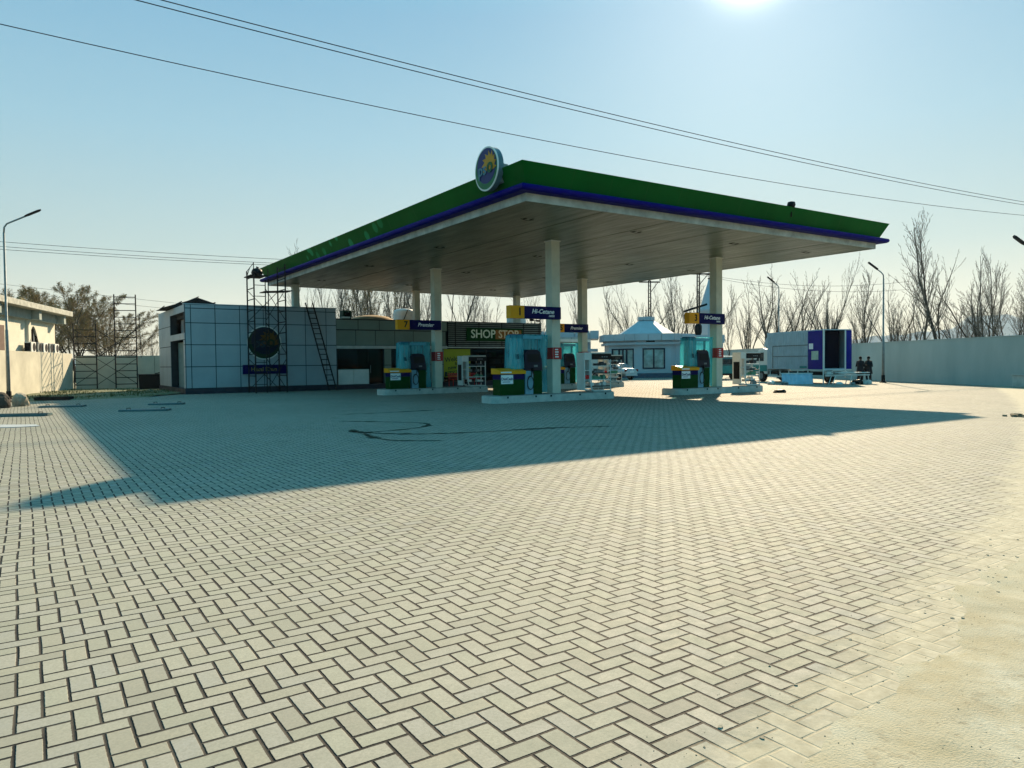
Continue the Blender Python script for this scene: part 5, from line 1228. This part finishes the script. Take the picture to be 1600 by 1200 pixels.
# ------------------------------------------------------------------ trees
def branch_tree(seed, kind, H=10., leaves=False):
    rnd = random.Random(seed); tr = MB(); tw_ = MB(); lf = MB()
    def grow(mb, p, d, L_, r, depth, up, maxd, spread, n_side):
        n = max(3, int(L_/ .55)) if depth < 2 else 3
        pts = [p]; rr = [r]; cur = p.copy(); dd = d.copy()
        for i in range(n):
            dd = (dd + Vector((rnd.gauss(0, .09), rnd.gauss(0, .09), up*.5/n*3))).normalized()
            cur = cur + dd*(L_/n); pts.append(cur.copy()); rr.append(max(.0065, r*(1-.86*(i+1)/n)))
        (tr if depth == 0 else tw_).tube(pts, rr, 6 if depth == 0 else 3, cap=False)
        if depth < maxd:
            k = n_side[depth]
            for j in range(k):
                t_ = (.22+.76*(j+rnd.random())/k) if depth == 0 else (.15+.8*(j+rnd.random())/k)
                idx = min(len(pts)-2, int(t_*(len(pts)-1))); f_ = t_*(len(pts)-1)-idx; q = pts[idx].lerp(pts[idx+1], f_)
                w = rnd.uniform(0, 2*pi); base = (pts[idx+1]-pts[idx]).normalized()
                side = Vector((cos(w), sin(w), 0)); side = (side-base*side.dot(base)).normalized()
                nd = (base*cos(spread[depth])+side*sin(spread[depth])).normalized()
                l2 = L_*(1-t_*.75)*rnd.uniform(.30, .52)*(1.1 if depth == 0 else .9); r2 = max(.0080, rr[idx]*.42)
                grow(tw_, q, nd, l2, r2, depth+1, up, maxd, spread, n_side)
        elif leaves:
            for j in range(5):
                q = pts[rnd.randint(1, len(pts)-1)]+Vector((rnd.gauss(0, .09), rnd.gauss(0, .09), rnd.gauss(0, .09)))
                a = Vector((rnd.gauss(0, 1), rnd.gauss(0, 1), rnd.gauss(0, 1))).normalized()*.05; b = Vector((rnd.gauss(0, 1), rnd.gauss(0, 1), rnd.gauss(0, 1))).normalized()*.03
                lf.add([q-a, q+b, q+a, q-b], [(0, 1, 2, 3)])
    if kind == 'poplar':
        grow(tr, Vector((0, 0, 0)), Vector((0, 0, 1)), H, H*.010, 0, .5, 3, [.50, .5, .5], [34, 7, 4])
    elif kind == 'multi':
        for k in range(7):
            w = 2*pi*k/7+rnd.uniform(-.3, .3); ln = rnd.uniform(.04, .30)
            grow(tr, Vector((.12*cos(w), .12*sin(w), .2)), Vector((cos(w)*sin(ln), sin(w)*sin(ln), cos(ln))), H*rnd.uniform(.65, 1.0), H*.0085, 0, .12, 3, [.42, .45, .45], [15, 5, 3])
        tr.tube([(0, 0, -.1), (0, 0, .5), (.05, 0, 1.0)], [H*.03, H*.026, H*.02], 8)
    elif kind == 'lean':
        grow(tr, Vector((0, 0, 0)), Vector((.22, .05, 1)).normalized(), H, H*.012, 0, .25, 3, [.5, .5, .5], [24, 6, 4])
        grow(tr, Vector((0, 0, .3)), Vector((.05, .1, 1)).normalized(), H*.7, H*.008, 0, .3, 2, [.5, .5], [12, 4])
    elif kind == 'pollard':
        tr.tube([(0, 0, 0), (.05, 0, H*.25), (0, .05, H*.42)], [H*.05, H*.045, H*.05], 8)
        for k in range(9):
            w = rnd.uniform(0, 2*pi); ln = rnd.uniform(.1, .8)
            grow(tr, Vector((0, 0, H*.4)), Vector((cos(w)*sin(ln), sin(w)*sin(ln), cos(ln))), H*rnd.uniform(.3, .6), H*.018, 0, .2, 3, [.5, .6, .6], [8, 5, 3])
    elif kind == 'bushy':
        tr.tube([(0, 0, -.1), (0, 0, 1.2)], [.26, .2], 8)
        for k in range(11):
            w = 2*pi*k/11+rnd.uniform(-.3, .3); ln = rnd.uniform(.08, .85)
            grow(tr, Vector((0, 0, .9)), Vector((cos(w)*sin(ln), sin(w)*sin(ln), cos(ln))), H*rnd.uniform(.86, .98)*(.85+.15*cos(ln)), H*.008, 0, .10, 3, [.5, .6, .65], [18, 9, 5])
    return tr, tw_, lf
def make_tree(seed, kind, H, leaves=False, leafm=None, twm=None):
    r = empty('bare_tree' if not leaves else 'leafy_tree', (0, 0, 0)); a, b, c = branch_tree(seed, kind, H, leaves)
    a.build('trunk', M_BARK, r, smooth=True); cr = b.build('crown', twm or M_TWIG, r)
    if leaves: c.build('foliage', leafm or M_LEAF, cr)
    return r
protos = {}
def plant(kind, px_world, top, label, rz=None, group=None, name=None, s2_=1.0, variant=0):
    key = (kind, variant)
    first = key not in protos
    if first:
        protos[key] = make_tree(40+7*variant+len(kind), kind.replace('_leaf', ''), 10., kind.endswith('_leaf'), *( () ))
        o = protos[key]
    else: o = copy_tree(protos[key])
    o.location = (px_world[0], px_world[1], 0); k = top/10.
    o.scale = (k*s2_, k*s2_, k); o.rotation_euler = (0, 0, rz if rz is not None else random.uniform(0, 6.28))
    tag(o, label, 'tree', group); return o
def at(px, Y): return ((px-800)/1148.5*Y, Y)
def topz(py, px, Y): return 1.6+(571.5-.0105*1.0*px - py + 0*Y)*Y/1148.5 - 0
random.seed(101)
GR = 'bare trees behind the right wall'
T = [ # px, toppy, Y, kind, variant, width, label
 (1447, 352, 61, 'poplar', 0, 1.0, 'tall straight bare tree rising left of centre over the right wall'),
 (1470, 343, 62, 'lean', 0, 1.0, 'tall bare tree leaning right, its top the highest over the right wall'),
 (1535, 385, 62, 'multi', 0, .95, 'wide bare many stemmed tree beside the leaning tall tree'),
 (1585, 432, 58, 'bushy', 0, .9, 'dense twiggy bush at the far right over the wall end'),
 (1397, 430, 62, 'multi', 1, .95, 'bare fan shaped tree right of the lamp behind the people'),
 (1360, 425, 66, 'poplar', 1, 1.1, 'bare tree standing directly behind the lamp by the people'),
 (1345, 445, 72, 'multi', 2, .8, 'bare stems just left of the lamp by the people'),
 (1292, 405, 74, 'multi', 1, .7, 'tall thin bare stems over the right half of the truck box'),
 (1297, 470, 66, 'pollard', 0, .8, 'stubby dark pollarded tree behind the truck box'),
 (1215, 408, 78, 'multi', 0, 1.15, 'big spreading bare tree above the truck cab, behind its lamp'),
 (1250, 430, 84, 'multi', 2, 1.0, 'finer bare tree behind the middle of the truck box'),
 (1168, 440, 88, 'multi', 1, .9, 'pale bare tree between pump 3 column and the truck'),
 (1140, 455, 72, 'poplar', 0, .8, 'thin bare tree just right of the pump 3 column'),
 (1500, 440, 80, 'multi', 1, 1.0, 'shorter bare tree behind the tall pair over the right wall'),
 (1425, 450, 80, 'multi', 0, 1.0, 'shorter bare tree behind the fan shaped one'),
 (1564, 400, 75, 'poplar', 1, .9, 'slender bare tree near the right end of the wall'),
 (1087, 425, 96, 'multi', 0, .9, 'bare tree behind the lattice pole with the transformer'),
 (1062, 430, 98, 'multi', 2, .8, 'bare tree over the right slope of the kiosk roof'),
 (1045, 418, 92, 'poplar', 0, .9, 'upright bare tree right of the kiosk peak'),
 (1000, 430, 95, 'multi', 1, .9, 'bare tree over the left slope of the kiosk roof'),
 (978, 455, 105, 'multi', 0, .7, 'smaller bare tree left of the kiosk roof'),
 (948, 460, 110, 'poplar', 1, .9, 'thin bare tree above the service block end'),
 (897, 440, 100, 'poplar', 0, .8, 'bare tree seen between the pump 1 and pump 5 columns'),
]
for px, py, Y, kind, var, w_, lab in T:
    x, y = at(px, Y); plant(kind, (x, y), topz(py, px, Y)*1.04, lab, group=GR, s2_=w_, variant=var)
GS = 'bare trees behind the shop roof'
xs_ = [(486, 385, 80, 'lean', 0), (512, 430, 72, 'poplar', 1), (540, 420, 78, 'poplar', 0), (556, 400, 82, 'poplar_leaf', 0), (575, 410, 80, 'poplar_leaf', 0), (592, 400, 84, 'poplar', 1), (604, 420, 74, 'poplar', 0), (622, 400, 80, 'poplar', 1), (645, 410, 76, 'poplar', 0), (668, 400, 80, 'lean', 0), (672, 420, 86, 'poplar', 1), (716, 380, 70, 'lean', 0), (735, 430, 92, 'poplar', 1), (760, 440, 96, 'multi', 1), (528, 440, 90, 'multi', 2), (632, 430, 90, 'multi', 0), (840, 440, 95, 'multi', 2), (548, 410, 88, 'poplar', 1), (585, 420, 90, 'multi', 1), (566, 420, 76, 'poplar', 1), (610, 400, 88, 'poplar_leaf', 0)]
wheres = {486: 'with its tip just showing above the left canopy edge', 716: 'leaning right over the shop poster window', 556: 'with a few pale leaves left of the water tank'}
for px, py, Y, kind, var in xs_:
    x, y = at(px, Y); plant(kind, (x, y), topz(py, px, Y)*1.03, ('bare tree '+wheres[px]) if px in wheres else 'slender bare tree in the row behind the shop roof', group=GS, s2_=.8, variant=var)
# left side
bt_ = [(120, 447, 76, 'bushy_leaf', 0, 1.25, 'large rounded olive brown tree behind the house end and scaffold'), (62, 455, 84, 'bushy_leaf', 0, 1.3, 'olive brown tree partly hidden behind the house roof'),
       (172, 478, 84, 'bushy_leaf', 0, 1.1, 'olive brown tree behind the tall end of the scaffold tower'), (222, 500, 86, 'poplar', 0, .9, 'small bare tree just left of the panelled building'), (240, 505, 80, 'multi', 2, .6, 'low bare shrub tree against the panelled building edge'), (200, 510, 95, 'multi', 0, .7, 'distant bare tree between scaffold and building')]
for px, py, Y, kind, var, w_, lab in bt_:
    x, y = at(px, Y); plant(kind, (x, y), topz(py, px, Y)*1.0, lab, group='trees behind the left wall', s2_=w_, variant=var)

# ------------------------------------------------------------------ far hills
def hill(x0, x1, Y, fn, name='hills'):
    mb = MB(); n = 60; vs = []
    for i in range(n+1):
        x = x0+(x1-x0)*i/n; z = fn(i/n); vs += [(x, Y-z*2.2, -1), (x, Y, z), (x, Y+z*2.5, -1)]
    mb.add(vs, [(3*i, 3*i+3, 3*i+4, 3*i+1) for i in range(n)]+[(3*i+1, 3*i+4, 3*i+5, 3*i+2) for i in range(n)])
    o = mb.build(name, mat('hill_slope', (.20, .27, .32), .95, scale=.01)); o['kind'] = 'structure'  # pale blue slope colour paints in distance haze on top of the volume
HY = 3000
def hf(t_):
    px = 1330+330*t_
    if px < 1500: z = 527-(px-1330)*.10
    elif px < 1512: z = 510-(px-1500)*1.5
    elif px < 1570: z = 492-(px-1512)*.06
    else: z = 488+(px-1570)*.25
    z += mn.noise(Vector((t_*14, 0, 0)))*3
    return 1.6+(571.5-.0105*px-z)*HY/1148.5
hill((1330-800)/1148.5*HY, (1660-800)/1148.5*HY, HY, hf)
hill(-2800, 2800, 3300, lambda t_: 40+25*mn.noise(Vector((t_*9, 3, 0)))+10*mn.noise(Vector((t_*31, 3, 0))))

# ------------------------------------------------------------------ haze
hz = MB(); hz.box(-3500, 3500, -300, 3700, -9.5, 330)
ho = hz.build('haze', None or bpy.data.materials.new('pale_haze')); ho['kind'] = 'stuff'; tag(ho, 'pale thin haze in the air towards the hills', 'haze')
hm_ = ho.data.materials[0]; hm_.use_nodes = True; hm_.node_tree.nodes.clear()
o_ = hm_.node_tree.nodes.new('ShaderNodeOutputMaterial'); v_ = hm_.node_tree.nodes.new('ShaderNodeVolumePrincipled')
v_.inputs['Density'].default_value = HAZE_D; v_.inputs['Color'].default_value = (.80, .90, .95, 1); v_.inputs['Anisotropy'].default_value = .2
hm_.node_tree.links.new(v_.outputs[0], o_.inputs['Volume'])
